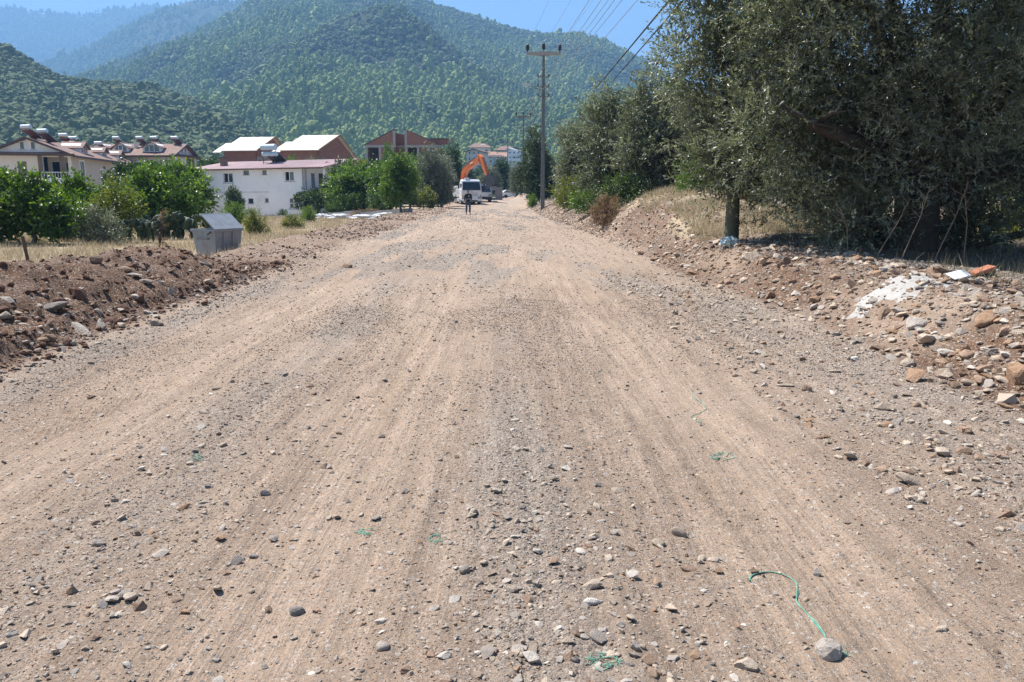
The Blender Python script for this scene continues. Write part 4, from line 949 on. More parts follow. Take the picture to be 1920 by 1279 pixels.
MB().tube([(-0.05, 0.10*ds, Hd-0.06), (-0.08, 0.22*ds, Hd-0.14*ds)], 0.025, 6).build('lid_lever', IRON, dpst)
for sx in (0.33, 0.66):
    MB().hexa([(Wd*sx-0.03, ti-0.03, zb+0.1), (Wd*sx+0.03, ti-0.03, zb+0.1), (Wd*sx+0.03, ti-0.005, zb+0.1), (Wd*sx-0.03, ti-0.005, zb+0.1)], [(Wd*sx-0.03, -0.03, Hd-0.07), (Wd*sx+0.03, -0.03, Hd-0.07), (Wd*sx+0.03, -0.005, Hd-0.07), (Wd*sx-0.03, -0.005, Hd-0.07)]).build('rib', GALV, dpst)
for (x, y) in ((0.15, 0.15), (Wd-0.15, 0.15), (Wd-0.15, Dd-0.15), (0.15, Dd-0.15)):
    MB().tube([(x-0.03, y, zb-0.08), (x+0.03, y, zb-0.08)], 0.09, 10).build('wheel', IRON, dpst)

# ================================================================== TRUCK
TWHITE = solid('truck_white', (0.74, 0.75, 0.76), 0.35, var=0.05, scale=1.5, dirt=(0.60, 0.56, 0.50), coat=0.3)
RUBBER = solid('tyre_rubber', (0.03, 0.028, 0.026), 0.9, dirt=(0.12, 0.09, 0.07))
DPLAST = solid('dark_plastic', (0.03, 0.03, 0.032), 0.6)
WSCREEN = solid('windscreen_glass', (0.012, 0.018, 0.024), 0.06, spec=0.8)
tp = Vector((-4.75, 95.5, 0)); tp.z = hz(tp.x, tp.y)
trk = thing('truck', 'white cab-over tipper truck parked facing the camera on the dirt road', 'truck', tp, R(12.5))
# local: front at y=0 facing -y, rear at y=+6.6
cab = MB()
cab.hexa([(-1.2, 0.0, 0.55), (1.2, 0.0, 0.55), (1.2, 1.9, 0.55), (-1.2, 1.9, 0.55)], [(-1.2, -0.04, 1.62), (1.2, -0.04, 1.62), (1.2, 1.9, 1.62), (-1.2, 1.9, 1.62)])
cab.hexa([(-1.2, -0.04, 1.623), (1.2, -0.04, 1.623), (1.2, 1.9, 1.623), (-1.2, 1.9, 1.623)], [(-1.1, 0.28, 2.72), (1.1, 0.28, 2.72), (1.12, 1.9, 2.72), (-1.12, 1.9, 2.72)])
cab.hexa([(-1.1, 0.28, 2.723), (1.1, 0.28, 2.723), (1.12, 1.9, 2.723), (-1.12, 1.9, 2.723)], [(-0.95, 0.5, 2.98), (0.95, 0.5, 2.98), (1.0, 1.85, 2.98), (-1.0, 1.85, 2.98)])
cab.build('cab', TWHITE, trk, bevel=0.05)
def sfront(x, z, o=0.05):   # point on the sloping windscreen plane
    t = (z-1.623)/(2.72-1.623); return (x*(1-0.083*t), -0.04+0.32*t-o, z)
ws = MB(); q = [sfront(-1.08, 1.72), sfront(1.08, 1.72), sfront(1.08, 2.66), sfront(-1.08, 2.66)]; q2 = [(p[0], p[1]+0.04, p[2]) for p in q]
ws.hexa(q2, q); w = ws.build('windscreen', WSCREEN, trk)
for xx in (-0.5, 0.45):
    MB().tube([sfront(xx, 1.70, 0.075), sfront(xx+0.35, 2.2, 0.075)], 0.014, 5).build('wiper', DPLAST, w)
gr = MB()
for k in range(3): gr.box((-0.75, -0.075, 1.08+0.14*k), (0.75, -0.03, 1.14+0.14*k))
gr.build('grille', solid('grey_grille', (0.45, 0.45, 0.46), 0.5), trk)
MB().tube([(0, -0.09, 1.5), (0, -0.05, 1.5)], 0.11, 14).build('emblem', ZINC, trk)
bp_ = MB().box((-1.22, -0.16, 0.42), (1.22, 0.02, 0.92)).build('bumper', TWHITE, trk, bevel=0.04)
MB().box((-0.32, -0.18, 0.60), (0.32, -0.163, 0.74)).build('number_plate', PVC, bp_)
MB().box((-0.7, -0.175, 0.45), (0.7, -0.163, 0.56)).build('air_intake', DPLAST, bp_)
for s in (-1, 1):
    hb = MB().box((min(s*0.72, s*1.14), -0.185, 0.72), (max(s*0.72, s*1.14), -0.12, 0.93)).build('headlight', solid('headlight_glass', (0.25, 0.27, 0.3), 0.1, spec=0.8), trk, bevel=0.02)
    MB().box((min(s*1.02, s*1.17), -0.10, 0.96), (max(s*1.02, s*1.17), -0.05, 1.12)).build('indicator', solid('amber_lens', (0.5, 0.16, 0.02), 0.2), trk)
    mr = MB(); mr.box((min(s*1.42, s*1.62), 0.05, 1.9), (max(s*1.42, s*1.62), 0.13, 2.4)); mr.tube([(s*1.18, 0.15, 2.45), (s*1.5, 0.1, 2.42)], 0.02, 5); mr.build('mirror', DPLAST, trk)
    MB().box((min(s*1.205, s*1.235), 0.35, 1.7), (max(s*1.205, s*1.235), 1.35, 2.45), Matrix.Translation((-s*0.07, 0, 0))).build('side_window', WSCREEN, trk)
    dr = MB().box((min(s*1.203, s*1.215), 0.2, 0.75), (max(s*1.203, s*1.215), 1.5, 1.6)).build('door', TWHITE, trk)
    MB().box((min(s*1.22, s*1.25), 1.3, 1.3), (max(s*1.22, s*1.25), 1.45, 1.36)).build('handle', DPLAST, dr)
    MB().box((min(s*1.0, s*1.2), 0.45, 0.25), (max(s*1.0, s*1.2), 0.9, 0.5)).build('step', DPLAST, trk)
MB().box((-0.42, 0.75, 2.985), (0.42, 1.25, 3.08)).build('roof_hatch', DPLAST, trk, bevel=0.02)
MB().box((-0.75, 0.5, 2.985), (-0.2, 0.7, 3.17)).build('beacon_bar', PVC, trk, bevel=0.02)
def wheel(root, x, y, r=0.48, w=0.28):
    ty = MB().tube([(x-w/2, y, r-0.02), (x-w/2+0.03, y, r-0.02), (x+w/2-0.03, y, r-0.02), (x+w/2, y, r-0.02)], [r*0.88, r, r, r*0.88], 20).build('wheel', RUBBER, root)
    MB().tube([(x-w/2-0.012, y, r-0.02), (x+w/2+0.012, y, r-0.02)], r*0.55, 14).build('rim', solid('rim_grey', (0.5, 0.5, 0.5), 0.5, metal=0.4), ty)
for y in (1.0, 4.6, 5.7):
    for x in (-1.02, 1.02): wheel(trk, x, y)
MB().box((-0.45, 0.6, 0.55), (0.45, 6.6, 0.85)).build('chassis', IRON, trk)
bed = MB(); bed.box((-1.22, 2.1, 0.95), (1.22, 6.7, 1.1))
for s in (-1, 1): bed.hexa([(s*1.14, 2.1, 1.103), (s*1.22, 2.1, 1.103), (s*1.22, 6.7, 1.103), (s*1.14, 6.7, 1.103)], [(s*1.2, 2.1, 2.25), (s*1.28, 2.1, 2.25), (s*1.28, 6.7, 2.25), (s*1.2, 6.7, 2.25)])
bed.box((-1.13, 2.1, 1.103), (1.13, 2.2, 2.4)); bed.box((-1.13, 6.6, 1.103), (1.13, 6.7, 2.1)); bed.build('tipper_bed', TWHITE, trk)
for s in (-1, 1):
    for k in range(5): MB().box((min(s*1.26, s*1.33), 2.4+k*1.02, 1.12), (max(s*1.26, s*1.33), 2.5+k*1.02, 2.2)).build('rib', TWHITE, trk)
    MB().box((min(s*0.9, s*1.2), 2.3, 0.35), (max(s*0.9, s*1.2), 3.6, 0.85)).build('fuel_tank', DPLAST if s > 0 else TWHITE, trk, bevel=0.05)
# second, smaller white vehicle behind it
vp = Vector((-3.55, 103.5, 0)); vp.z = hz(vp.x, vp.y)
van = thing('white_van', 'white van partly hidden behind the truck, right of its cab', 'van', vp, R(6))
vb = MB(); vb.hexa([(-0.95, 0, 0.35), (0.95, 0, 0.35), (0.95, 4.6, 0.35), (-0.95, 4.6, 0.35)], [(-0.97, 0.0, 1.25), (0.97, 0.0, 1.25), (0.97, 4.6, 1.25), (-0.97, 4.6, 1.25)])
vb.hexa([(-0.97, 0.05, 1.253), (0.97, 0.05, 1.253), (0.97, 4.6, 1.253), (-0.97, 4.6, 1.253)], [(-0.88, 0.9, 2.2), (0.88, 0.9, 2.2), (0.88, 4.6, 2.2), (-0.88, 4.6, 2.2)]); vb.build('body', TWHITE, van, bevel=0.05)
def vf(x, z): t = (z-1.253)/0.947; return (x*(1-0.09*t), 0.05+0.85*t-0.05, z)
q = [vf(-0.88, 1.32), vf(0.88, 1.32), vf(0.88, 2.1), vf(-0.88, 2.1)]; MB().hexa([(p[0], p[1]+0.05, p[2]) for p in q], q).build('windscreen', WSCREEN, van)
MB().box((-0.96, -0.1, 0.35), (0.96, 0.01, 0.7)).build('bumper', DPLAST, van, bevel=0.03)
for s in (-1, 1): MB().box((min(s*0.55, s*0.92), -0.06, 0.8), (max(s*0.55, s*0.92), 0.0, 1.02)).build('headlight', MATS['headlight_glass'], van)
for y in (0.8, 3.7):
    for x in (-0.85, 0.85): wheel(van, x, y, 0.34, 0.2)

# ================================================================== EXCAVATOR
ORANGE = solid('orange_paint', (0.52, 0.135, 0.028), 0.5, var=0.1, scale=1.5, dirt=(0.42, 0.13, 0.04))
DGREY = solid('bucket_steel', (0.115, 0.112, 0.112), 0.6, metal=0.3, dirt=(0.17, 0.13, 0.10))
Yx = 106.5
ep = Vector((at(866, 350, Yx).x, Yx, 0)); ep.z = hz(ep.x, ep.y)
exc = thing('excavator', 'orange excavator reaching its boom over the white truck', 'excavator', ep, 0)
def E(px, py, Y=Yx): return at(px, py, Y)-ep
for s in (-1, 1):
    tr = MB(); prof = [(-1.7, 0.35), (-1.45, 0.02), (1.45, 0.02), (1.7, 0.35), (1.6, 0.75), (1.3, 0.9), (-1.3, 0.9), (-1.6, 0.75)]
    tr.prism(prof, 'x', s*1.1-0.28, s*1.1+0.28); tr.build('track', RUBBER, exc, bevel=0.03)
MB().box((-0.85, -1.0, 0.45), (0.85, 1.0, 0.95)).build('undercarriage', DGREY, exc)
hs = MB(); hs.box((-1.9, -1.25, 1.0), (1.1, 1.25, 2.0)); hs.build('house', ORANGE, exc, bevel=0.06)
MB().box((-2.3, -1.2, 1.05), (-1.905, 1.2, 1.95)).build('counterweight', ORANGE, exc, bevel=0.08)
cb = MB().box((0.0, -1.2, 2.003), (1.25, -0.35, 2.95)).build('cab', ORANGE, exc, bevel=0.06)
MB().box((0.12, -1.23, 2.15), (1.12, -1.20, 2.85)).build('cab_window', WSCREEN, cb)
MB().box((1.253, -1.1, 2.15), (1.27, -0.45, 2.85)).build('cab_window', WSCREEN, cb)
# boom: bent box beam in the vertical plane that leans towards the camera as it reaches right
def beam(pts, wid, name, mat):
    """pts: (px, py, Y, thickness in m); box beam through real points"""
    P = [E(p[0], p[1], p[2]) for p in pts]; mb = MB(); rings = []
    d_all = (P[-1]-P[0]); side = Vector((d_all.x, d_all.y, 0)).normalized().cross(Vector((0, 0, 1)))*wid/2
    for i, p in enumerate(P):
        d = (P[min(i+1, len(P)-1)]-P[max(i-1, 0)]).normalized(); n = side.normalized().cross(d).normalized()*pts[i][3]/2
        rings.append([p-side-n, p+side-n, p+side+n, p-side+n])
    vs = [v for r in rings for v in r]; fs = [(0, 1, 2, 3), tuple(4*(len(P)-1)+k for k in (3, 2, 1, 0))]
    for i in range(len(P)-1): fs += [(4*i+k, 4*i+4+k, 4*i+4+(k+1) % 4, 4*i+(k+1) % 4) for k in range(4)]
    mb.add(vs, fs); o = mb.build(name, mat, exc, bevel=0.015); return o, P, side
bo, BP, bs = beam([(869.5, 340, 106.5, 0.62), (870.5, 326, 106.2, 0.66), (875, 315.5, 105.8, 0.72), (884, 308.5, 105.2, 0.70), (893, 303, 104.5, 0.6), (901, 297, 103.9, 0.42)], 0.62, 'boom', ORANGE)
ar, AP, as_ = beam([(898.5, 291, 104.2, 0.35), (902.5, 298, 103.8, 0.78), (907, 308, 103.4, 0.62), (911.5, 321, 103.0, 0.42), (914.5, 329, 102.7, 0.34)], 0.5, 'arm', ORANGE)
cyl = MB(); cyl.tube([E(871, 316, 105.7)+bs*1.3, E(890, 299, 104.6)+bs*1.3], 0.09, 8); cyl.tube([E(889, 300, 104.6)+bs*1.3, E(900, 292, 104.0)+bs*1.3], 0.05, 8); cyl.build('hydraulic_cylinder', DGREY, exc)
MB().tube([E(903, 295, 103.6)+as_*0.2, E(910, 306, 103.2)+as_*0.2], 0.07, 8).build('hydraulic_cylinder', DGREY, exc)
lg = MB(); a_ = E(885.5, 308.5, 105.1); b_ = E(890.5, 305.6, 104.7); so = -bs.normalized()*0.34 if (-bs).y < 0 else bs.normalized()*0.34
for k in range(5):
    p = a_.lerp(b_, k/5); q = a_.lerp(b_, (k+0.7)/5); up_ = Vector((0, 0, 0.17))
    lg.hexa([p+so, q+so, q+so*1.03, p+so*1.03], [p+so+up_, q+so+up_, q+so*1.03+up_, p+so*1.03+up_])
lg.build('lettering', PVC, bo)
# bucket hanging from the arm
bk = MB(); Yk = 102.4
prof = [(912, 327), (917, 325.5), (927, 331.5), (929.5, 337), (925, 346), (918, 352.5), (911.5, 351), (909.5, 344), (910.5, 335)]
f_ = [E(p[0], p[1], Yk-0.55) for p in prof]; g_ = [E(p[0], p[1], Yk+0.55) for p in prof]; n = len(prof)
bk.add(f_+g_, [tuple(range(n)), tuple(range(2*n-1, n-1, -1))]+[(i, i+n, (i+1) % n+n, (i+1) % n) for i in range(n)]); bko = bk.build('bucket', DGREY, exc, bevel=0.02)
tt = MB()
for k in range(5):
    y = Yk-0.5+k*0.24; p = E(911.5, 351, y); tt.hexa([p, p+Vector((0.28, 0, -0.02)), p+Vector((0.28, 0.12, -0.02)), p+Vector((0, 0.12, 0))], [p+Vector((0.1, 0.02, -0.28)), p+Vector((0.2, 0.02, -0.28)), p+Vector((0.2, 0.1, -0.28)), p+Vector((0.1, 0.1, -0.28))])
tt.build('tooth', DGREY, bko)

# ---- concrete culvert block with an opening, and a slab piece standing by it
kp = at(926, 373, 113); kp.z = hz(kp.x, kp.y)
kul = thing('concrete_chamber', 'grey precast concrete box with a square opening under the excavator bucket', 'concrete box', kp, R(-4))
mb = MB(); wall(mb, 2.3, -0.1, 1.75, 0.9, [(0.85, 1.38, 0.32, 1.32)], TM(-1.15, 0)); mb.build('block', solid('grey_precast', (0.20, 0.195, 0.19), 0.9, var=0.12), kul)
MB().box((-1.2, -0.05, 1.753), (0.3, 0.95, 1.84)).build('cover', CONC, kul)

# ---- person walking on the road
SKIN = solid('skin', (0.36, 0.20, 0.14), 0.6, var=0.05); HAIR = solid('dark_hair', (0.02, 0.016, 0.014), 0.7)
pp = Vector((at(878, 398, 59).x, 59.0, 0)); pp.z = hz(pp.x, pp.y)
per = thing('person', 'person in a dark jacket and blue jeans standing on the dirt road', 'person', pp, R(8))
def skin(name, joints, edges, mat, root_i=0, sub=2):
    me = bpy.data.meshes.new(name); me.from_pydata([j[:3] for j in joints], edges, [])
    o = link(name, me, mat, per)
    o.modifiers.new('skin', 'SKIN'); sl = me.skin_vertices[0].data
    for i, j in enumerate(joints): sl[i].radius = (j[3], j[4] if len(j) > 4 else j[3]); sl[i].use_root = (i == root_i)
    sb = o.modifiers.new('sub', 'SUBSURF'); sb.levels = sub; sb.render_levels = sub
    for m_ in o.modifiers: pass
    return o
# local -y faces the camera
body_j = [(0, 0, 0.96, .10, .08), (0, 0, 1.12, .10, .08), (0, 0.0, 1.30, .11, .08), (0, 0.01, 1.45, .09, .07), (0, 0, 1.52, .06, .06), (0, -0.02, 1.58, .07, .08), (0, -0.03, 1.66, .078, .098), (0, -0.02, 1.73, .05, .065),
          (.19, 0, 1.43, .065), (.235, 0.05, 1.16, .05), (.20, -0.16, 1.02, .04), (.12, -0.24, 1.06, .035),
          (-.19, 0, 1.43, .065), (-.235, 0.03, 1.17, .05), (-.235, -0.05, 0.92, .04), (-.225, -0.08, 0.84, .035),
          (.10, 0, 0.88, .095), (.115, -0.03, 0.50, .066), (.12, 0.03, 0.10, .045), (.125, -0.10, 0.045, .045, .04),
          (-.10, 0, 0.88, .095), (-.13, -0.09, 0.50, .066), (-.14, -0.02, 0.10, .045), (-.15, -0.16, 0.045, .045, .04)]
body_e = [(0, 1), (1, 2), (2, 3), (3, 4), (4, 5), (5, 6), (6, 7), (3, 8), (8, 9), (9, 10), (10, 11), (3, 12), (12, 13), (13, 14), (14, 15), (0, 16), (16, 17), (17, 18), (18, 19), (0, 20), (20, 21), (21, 22), (22, 23)]
skin('body', body_j, body_e, SKIN)
jk = [(0, 0, 0.86, .17, .135), (0, 0, 1.12, .168, .125), (0, 0.0, 1.30, .185, .13), (0, 0.01, 1.44, .15, .11), (0, 0.01, 1.50, .085, .085),
      (.20, 0, 1.42, .085), (.24, 0.05, 1.16, .066), (.21, -0.13, 1.04, .052), (-.20, 0, 1.42, .085), (-.24, 0.03, 1.17, .066), (-.238, -0.04, 0.96, .052)]
skin('jacket', jk, [(0, 1), (1, 2), (2, 3), (3, 4), (3, 5), (5, 6), (6, 7), (3, 8), (8, 9), (9, 10)], solid('black_jacket', (0.014, 0.014, 0.018), 0.85))
js = [(0, 0, 0.95, .155, .125), (.10, 0, 0.86, .105), (.115, -0.03, 0.50, .08), (.12, 0.03, 0.12, .068), (-.10, 0, 0.86, .105), (-.13, -0.09, 0.50, .08), (-.14, -0.02, 0.12, .068)]
skin('jeans', js, [(0, 1), (1, 2), (2, 3), (0, 4), (4, 5), (5, 6)], solid('blue_denim', (0.055, 0.075, 0.125), 0.9, var=0.25, scale=8))
for (x, y) in ((.125, -.04), (-.147, -.10)):
    mb = MB().box((x-.05, y-.14, -.02), (x+.05, y+.12, .07)); mb.build('shoe', DPLAST, per, bevel=0.025)
hr_ = bmesh.new(); g = bmesh.ops.create_icosphere(hr_, subdivisions=2, radius=1.0)
for v in g['verts']: v.co = Vector((v.co.x*0.088, v.co.y*0.112+0.0, 1.685+v.co.z*0.082 if v.co.z > -0.3 else 1.66))
me = bpy.data.meshes.new('hair'); hr_.to_mesh(me); hr_.free(); link('hair', me, HAIR, per)
def lump(nm, c, r, mat):
    bm = bmesh.new(); g = bmesh.ops.create_icosphere(bm, subdivisions=2, radius=1.0)
    for v in g['verts']: v.co = Vector((c[0]+v.co.x*r[0], c[1]+v.co.y*r[1], c[2]+v.co.z*r[2]))
    me = bpy.data.meshes.new(nm); bm.to_mesh(me); bm.free(); me.polygons.foreach_set('use_smooth', [True]*len(me.polygons)); return link(nm, me, mat, per)
lump('face', (0, -0.035, 1.645), (0.068, 0.080, 0.098), SKIN)
lump('nose', (0, -0.118, 1.640), (0.013, 0.018, 0.022), SKIN)
lump('mouth', (0, -0.104, 1.598), (0.024, 0.010, 0.006), solid('lip', (0.25, 0.10, 0.08), 0.6))
for sx_ in (-1, 1):
    lump('eye', (sx_*0.029, -0.104, 1.664), (0.011, 0.007, 0.007), HAIR)
    lump('ear', (sx_*0.072, -0.025, 1.650), (0.011, 0.022, 0.032), SKIN)
MB().box((-0.10, -0.150, 1.105), (0.10, -0.118, 1.122)).build('reflective_strip', PVC, per)
MB().box((0.02, -0.142, 1.28), (0.06, -0.125, 1.38)).build('badge', PVC, per)
tag(MB().box((0.04, -0.29, 1.05), (0.19, -0.26, 1.07), TM(pp.x, pp.y, pp.z, R(8))).build('clipboard', solid('grey_board', (0.12, 0.11, 0.10), 0.7)), 'grey clipboard held at the waist by the person', 'clipboard')
# ================================================================== TREES, SHRUBS, GRASS
def unit(v): return v/np.maximum(np.linalg.norm(v, axis=1, keepdims=True), 1e-9)
def leaf_quads(c, d, L, W, rg):
    """each leaf is a four-cornered blade: base, side, tip, side"""
    n = len(c); sd = unit(np.cross(d, rg.normal(size=(n, 3)))); L = L.reshape(-1, 1); W = W.reshape(-1, 1)
    nm = np.cross(d, sd)
    v = np.stack([c, c+d*L*0.48+sd*W*0.5+nm*W*0.12, c+d*L, c+d*L*0.48-sd*W*0.5+nm*W*0.12], 1)
    return v.reshape(-1, 3)
def crown_leaves(blobs, n_sh, k, L, W, rg, clump=0.35, per=14, shoot=0.3, up=0.15, shell=0.5, jitter=0.25):
    """leaves on short shoots, the shoots gathered in clumps that sit mostly in the outer part of each blob"""
    b = np.array(blobs, float); vol = (b[:, 3]*b[:, 4]*b[:, 5])**0.75; p = vol/vol.sum()
    nc = max(1, n_sh//per); bi = rg.choice(len(b), nc, p=p)
    dr = unit(rg.normal(size=(nc, 3))); r = rg.uniform(0, 1, nc)**(1/(2+2.5*shell)); r = r*(1+rg.normal(size=nc)*0.07)
    cc = b[bi, :3]+dr*r[:, None]*b[bi, 3:]
    ctint = rg.uniform(0, 1, nc)
    ci = np.repeat(np.arange(nc), per); ns = len(ci)
    sc_ = clump*rg.uniform(0.6, 1.3, nc)[ci]
    sp_ = cc[ci]+rg.normal(size=(ns, 3))*sc_[:, None]*0.5
    sd = unit(dr[ci]*0.8+rg.normal(size=(ns, 3))*0.65+np.array([0, 0, up]))
    sl = shoot*rg.uniform(0.6, 1.3, ns)
    t = (np.arange(k)+0.5)/k
    c = (sp_[:, None, :]+sd[:, None, :]*(sl[:, None]*t[None, :])[:, :, None]).reshape(-1, 3)
    d = unit((sd[:, None, :]*0.75+rg.normal(size=(ns, k, 3))*0.46).reshape(-1, 3))
    n = len(c)
    Ls = L*rg.uniform(0.7, 1.25, n); Ws = W*rg.uniform(0.75, 1.25, n)
    V = leaf_quads(c, d, Ls, Ws, rg)
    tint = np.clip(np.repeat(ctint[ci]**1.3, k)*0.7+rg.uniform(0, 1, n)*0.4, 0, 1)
    return V, np.repeat(tint, 4)
def limbs(mb, base, blobs, r0, rg, n=6, fork=0.35, h_frac=0.25):
    """tapered trunk that forks into limbs reaching into the blobs"""
    base = Vector(base); zc = min(b[2] for b in blobs); 
    top = Vector((base.x, base.y, base.z+max(0.15, (max(b[2] for b in blobs)-base.z)*h_frac)))
    k = Vector((rg.normal()*0.05, rg.normal()*0.05, 0))
    mb.tube([base-Vector((0, 0, 0.2)), base+Vector((0, 0, 0.05)), base.lerp(top, 0.5)+k, top], [r0*1.35, r0*1.1, r0*0.9, r0*0.85], 9)
    for i in range(n):
        b = blobs[i % len(blobs)]
        e = Vector((b[0]+rg.normal()*b[3]*0.35, b[1]+rg.normal()*b[4]*0.35, b[2]+b[5]*rg.uniform(0.0, 0.6)))
        s = base.lerp(top, rg.uniform(0.6, 0.98))
        m1 = s.lerp(e, 0.35)+Vector((rg.normal()*0.12, rg.normal()*0.12, 0.10)); m2 = s.lerp(e, 0.7)+Vector((rg.normal()*0.15, rg.normal()*0.15, 0.05))
        q = r0*rg.uniform(0.35, 0.6)
        mb.tube([s, m1, m2, e], [q, q*0.75, q*0.45, q*0.15], 6)
        for j in range(3):
            a = m1.lerp(e, rg.uniform(0.1, 0.8)); f = a+Vector((rg.normal()*b[3]*0.45, rg.normal()*b[4]*0.45, rg.uniform(0.05, 0.6)*b[5]))
            mb.tube([a, a.lerp(f, 0.5)+Vector((0, 0, 0.06)), f], [q*0.35, q*0.22, q*0.06], 5)
BARK = solid('olive_bark', (0.055, 0.045, 0.036), 0.95, var=0.35, scale=9, bump=0.8, bscale=30)
BARK2 = solid('grey_bark', (0.12, 0.10, 0.08), 0.95, var=0.3, scale=9, bump=0.6, bscale=30)
OLIVE = leafmat('olive_leaf', (0.046, 0.055, 0.034), (0.155, 0.172, 0.118), (0.36, 0.375, 0.30), 0.36, 0.36, (1.15, 1.25, 0.65), 0.55)
OLIVEG = leafmat('grey_olive_leaf', (0.075, 0.088, 0.052), (0.175, 0.192, 0.125), (0.32, 0.335, 0.245), 0.45, 0.2, (1.1, 1.2, 0.7))
BROAD = leafmat('mulberry_leaf', (0.038, 0.075, 0.011), (0.092, 0.168, 0.022), (0.175, 0.275, 0.045), 0.38, 0.38, (1.5, 1.5, 0.5))
DARKL = leafmat('dark_green_leaf', (0.022, 0.044, 0.010), (0.048, 0.088, 0.018), (0.100, 0.150, 0.034), 0.42, 0.3)
LIME = leafmat('yellow_green_leaf', (0.065, 0.090, 0.016), (0.125, 0.160, 0.026), (0.21, 0.235, 0.050), 0.45, 0.4, (1.4, 1.3, 0.5))
CYPR = leafmat('cypress_leaf', (0.022, 0.040, 0.012), (0.055, 0.085, 0.022), (0.11, 0.13, 0.04), 0.6, 0.15)
DRYL = leafmat('dry_leaf', (0.12, 0.07, 0.035), (0.21, 0.14, 0.075), (0.33, 0.25, 0.14), 0.7, 0.3, (1.1, 1.0, 0.8))
def plant(name, label, cat, loc, blobs, n_sh, k, L, W, mat, seed, trunk=0.12, bark=None, clump=0.35, shoot=0.3, n_limb=6, up=0.15, h_frac=0.25, group=None, per=14, rz=0.0, shell=0.5, extra=None):
    rg = np.random.default_rng(seed)
    t = thing(name, label, cat, loc, rz, group)
    if trunk:
        mb = MB(); limbs(mb, (0, 0, 0), blobs, trunk, rg, n_limb, h_frac=h_frac); mb.build('trunk', bark or BARK, t, smooth=True)
    V, ti = crown_leaves(blobs, n_sh, k, L, W, rg, clump, per, shoot, up, shell)
    if extra:   # bigger, inner leaves closing the crown's middle, tinted darker to paint its shade
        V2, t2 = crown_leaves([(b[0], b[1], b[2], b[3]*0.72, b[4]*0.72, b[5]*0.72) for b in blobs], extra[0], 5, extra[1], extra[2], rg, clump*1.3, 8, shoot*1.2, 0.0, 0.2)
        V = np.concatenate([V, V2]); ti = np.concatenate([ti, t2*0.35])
    keep = np.repeat(V.reshape(-1, 4, 3)[:, :, 2].min(1) > -0.05, 4); V = V[keep]; ti = ti[keep]
    link('crown', quads_mesh('crown', V, 4, ti), mat, t, 'stuff')
    return t
def dup(root, label, loc, rz=0.0, s=(1, 1, 1), group=None, crown=None):
    r = root.copy(); C.objects.link(r); r.location = loc; r.rotation_euler = (0, 0, rz); r.scale = s; r['label'] = label
    if group: r['group'] = group
    for ch in root.children:
        c = ch.copy(); C.objects.link(c); c.parent = r
        if crown and ch.name.startswith('crown'):
            c.material_slots[0].link = 'OBJECT'; c.material_slots[0].material = crown
    return r
def envelope(w, h, z0, k, seed, taper=0.35):
    rg = np.random.default_rng(seed); out = []
    for i in range(k):
        f = (i+0.5)/k; z = z0+(h-z0)*f; half = w/2*(0.35+0.65*math.sin(math.pi*min(1, 0.18+f*0.75)))*(1-taper*f)
        a = rg.uniform(0, 6.28); q = half*rg.uniform(0.15, 0.55)
        rr = half*rg.uniform(0.55, 0.8)
        out.append((q*math.cos(a), q*math.sin(a), z, rr, rr, (h-z0)/k*rg.uniform(0.9, 1.3)))
    return out
def spot(px, Y, dz=0.0): x = (px-960)/FPX*(Y*cp+0.3); return Vector((x, Y, hz(x, Y)+dz))
OG = 'olive trees along the right bank'
b1 = spot(1700, 14.6)
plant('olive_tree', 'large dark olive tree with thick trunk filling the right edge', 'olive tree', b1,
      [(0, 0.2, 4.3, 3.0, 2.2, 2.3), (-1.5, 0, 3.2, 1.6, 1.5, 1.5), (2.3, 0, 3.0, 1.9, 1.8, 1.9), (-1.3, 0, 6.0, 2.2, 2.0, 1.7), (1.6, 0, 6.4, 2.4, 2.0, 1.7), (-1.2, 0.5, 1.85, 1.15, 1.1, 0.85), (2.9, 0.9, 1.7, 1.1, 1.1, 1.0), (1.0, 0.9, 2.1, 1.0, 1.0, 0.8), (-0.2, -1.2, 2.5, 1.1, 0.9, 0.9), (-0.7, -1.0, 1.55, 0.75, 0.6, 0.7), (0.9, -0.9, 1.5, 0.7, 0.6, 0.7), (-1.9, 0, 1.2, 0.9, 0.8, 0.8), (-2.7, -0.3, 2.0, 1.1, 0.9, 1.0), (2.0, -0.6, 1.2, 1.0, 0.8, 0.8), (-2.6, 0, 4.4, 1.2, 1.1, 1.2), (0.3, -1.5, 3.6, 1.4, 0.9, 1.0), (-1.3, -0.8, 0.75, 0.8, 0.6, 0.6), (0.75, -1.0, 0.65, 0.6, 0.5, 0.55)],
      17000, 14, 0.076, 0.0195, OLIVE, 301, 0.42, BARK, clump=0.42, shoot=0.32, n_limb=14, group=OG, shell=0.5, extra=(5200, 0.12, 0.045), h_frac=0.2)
b2 = spot(1368, 17.2)
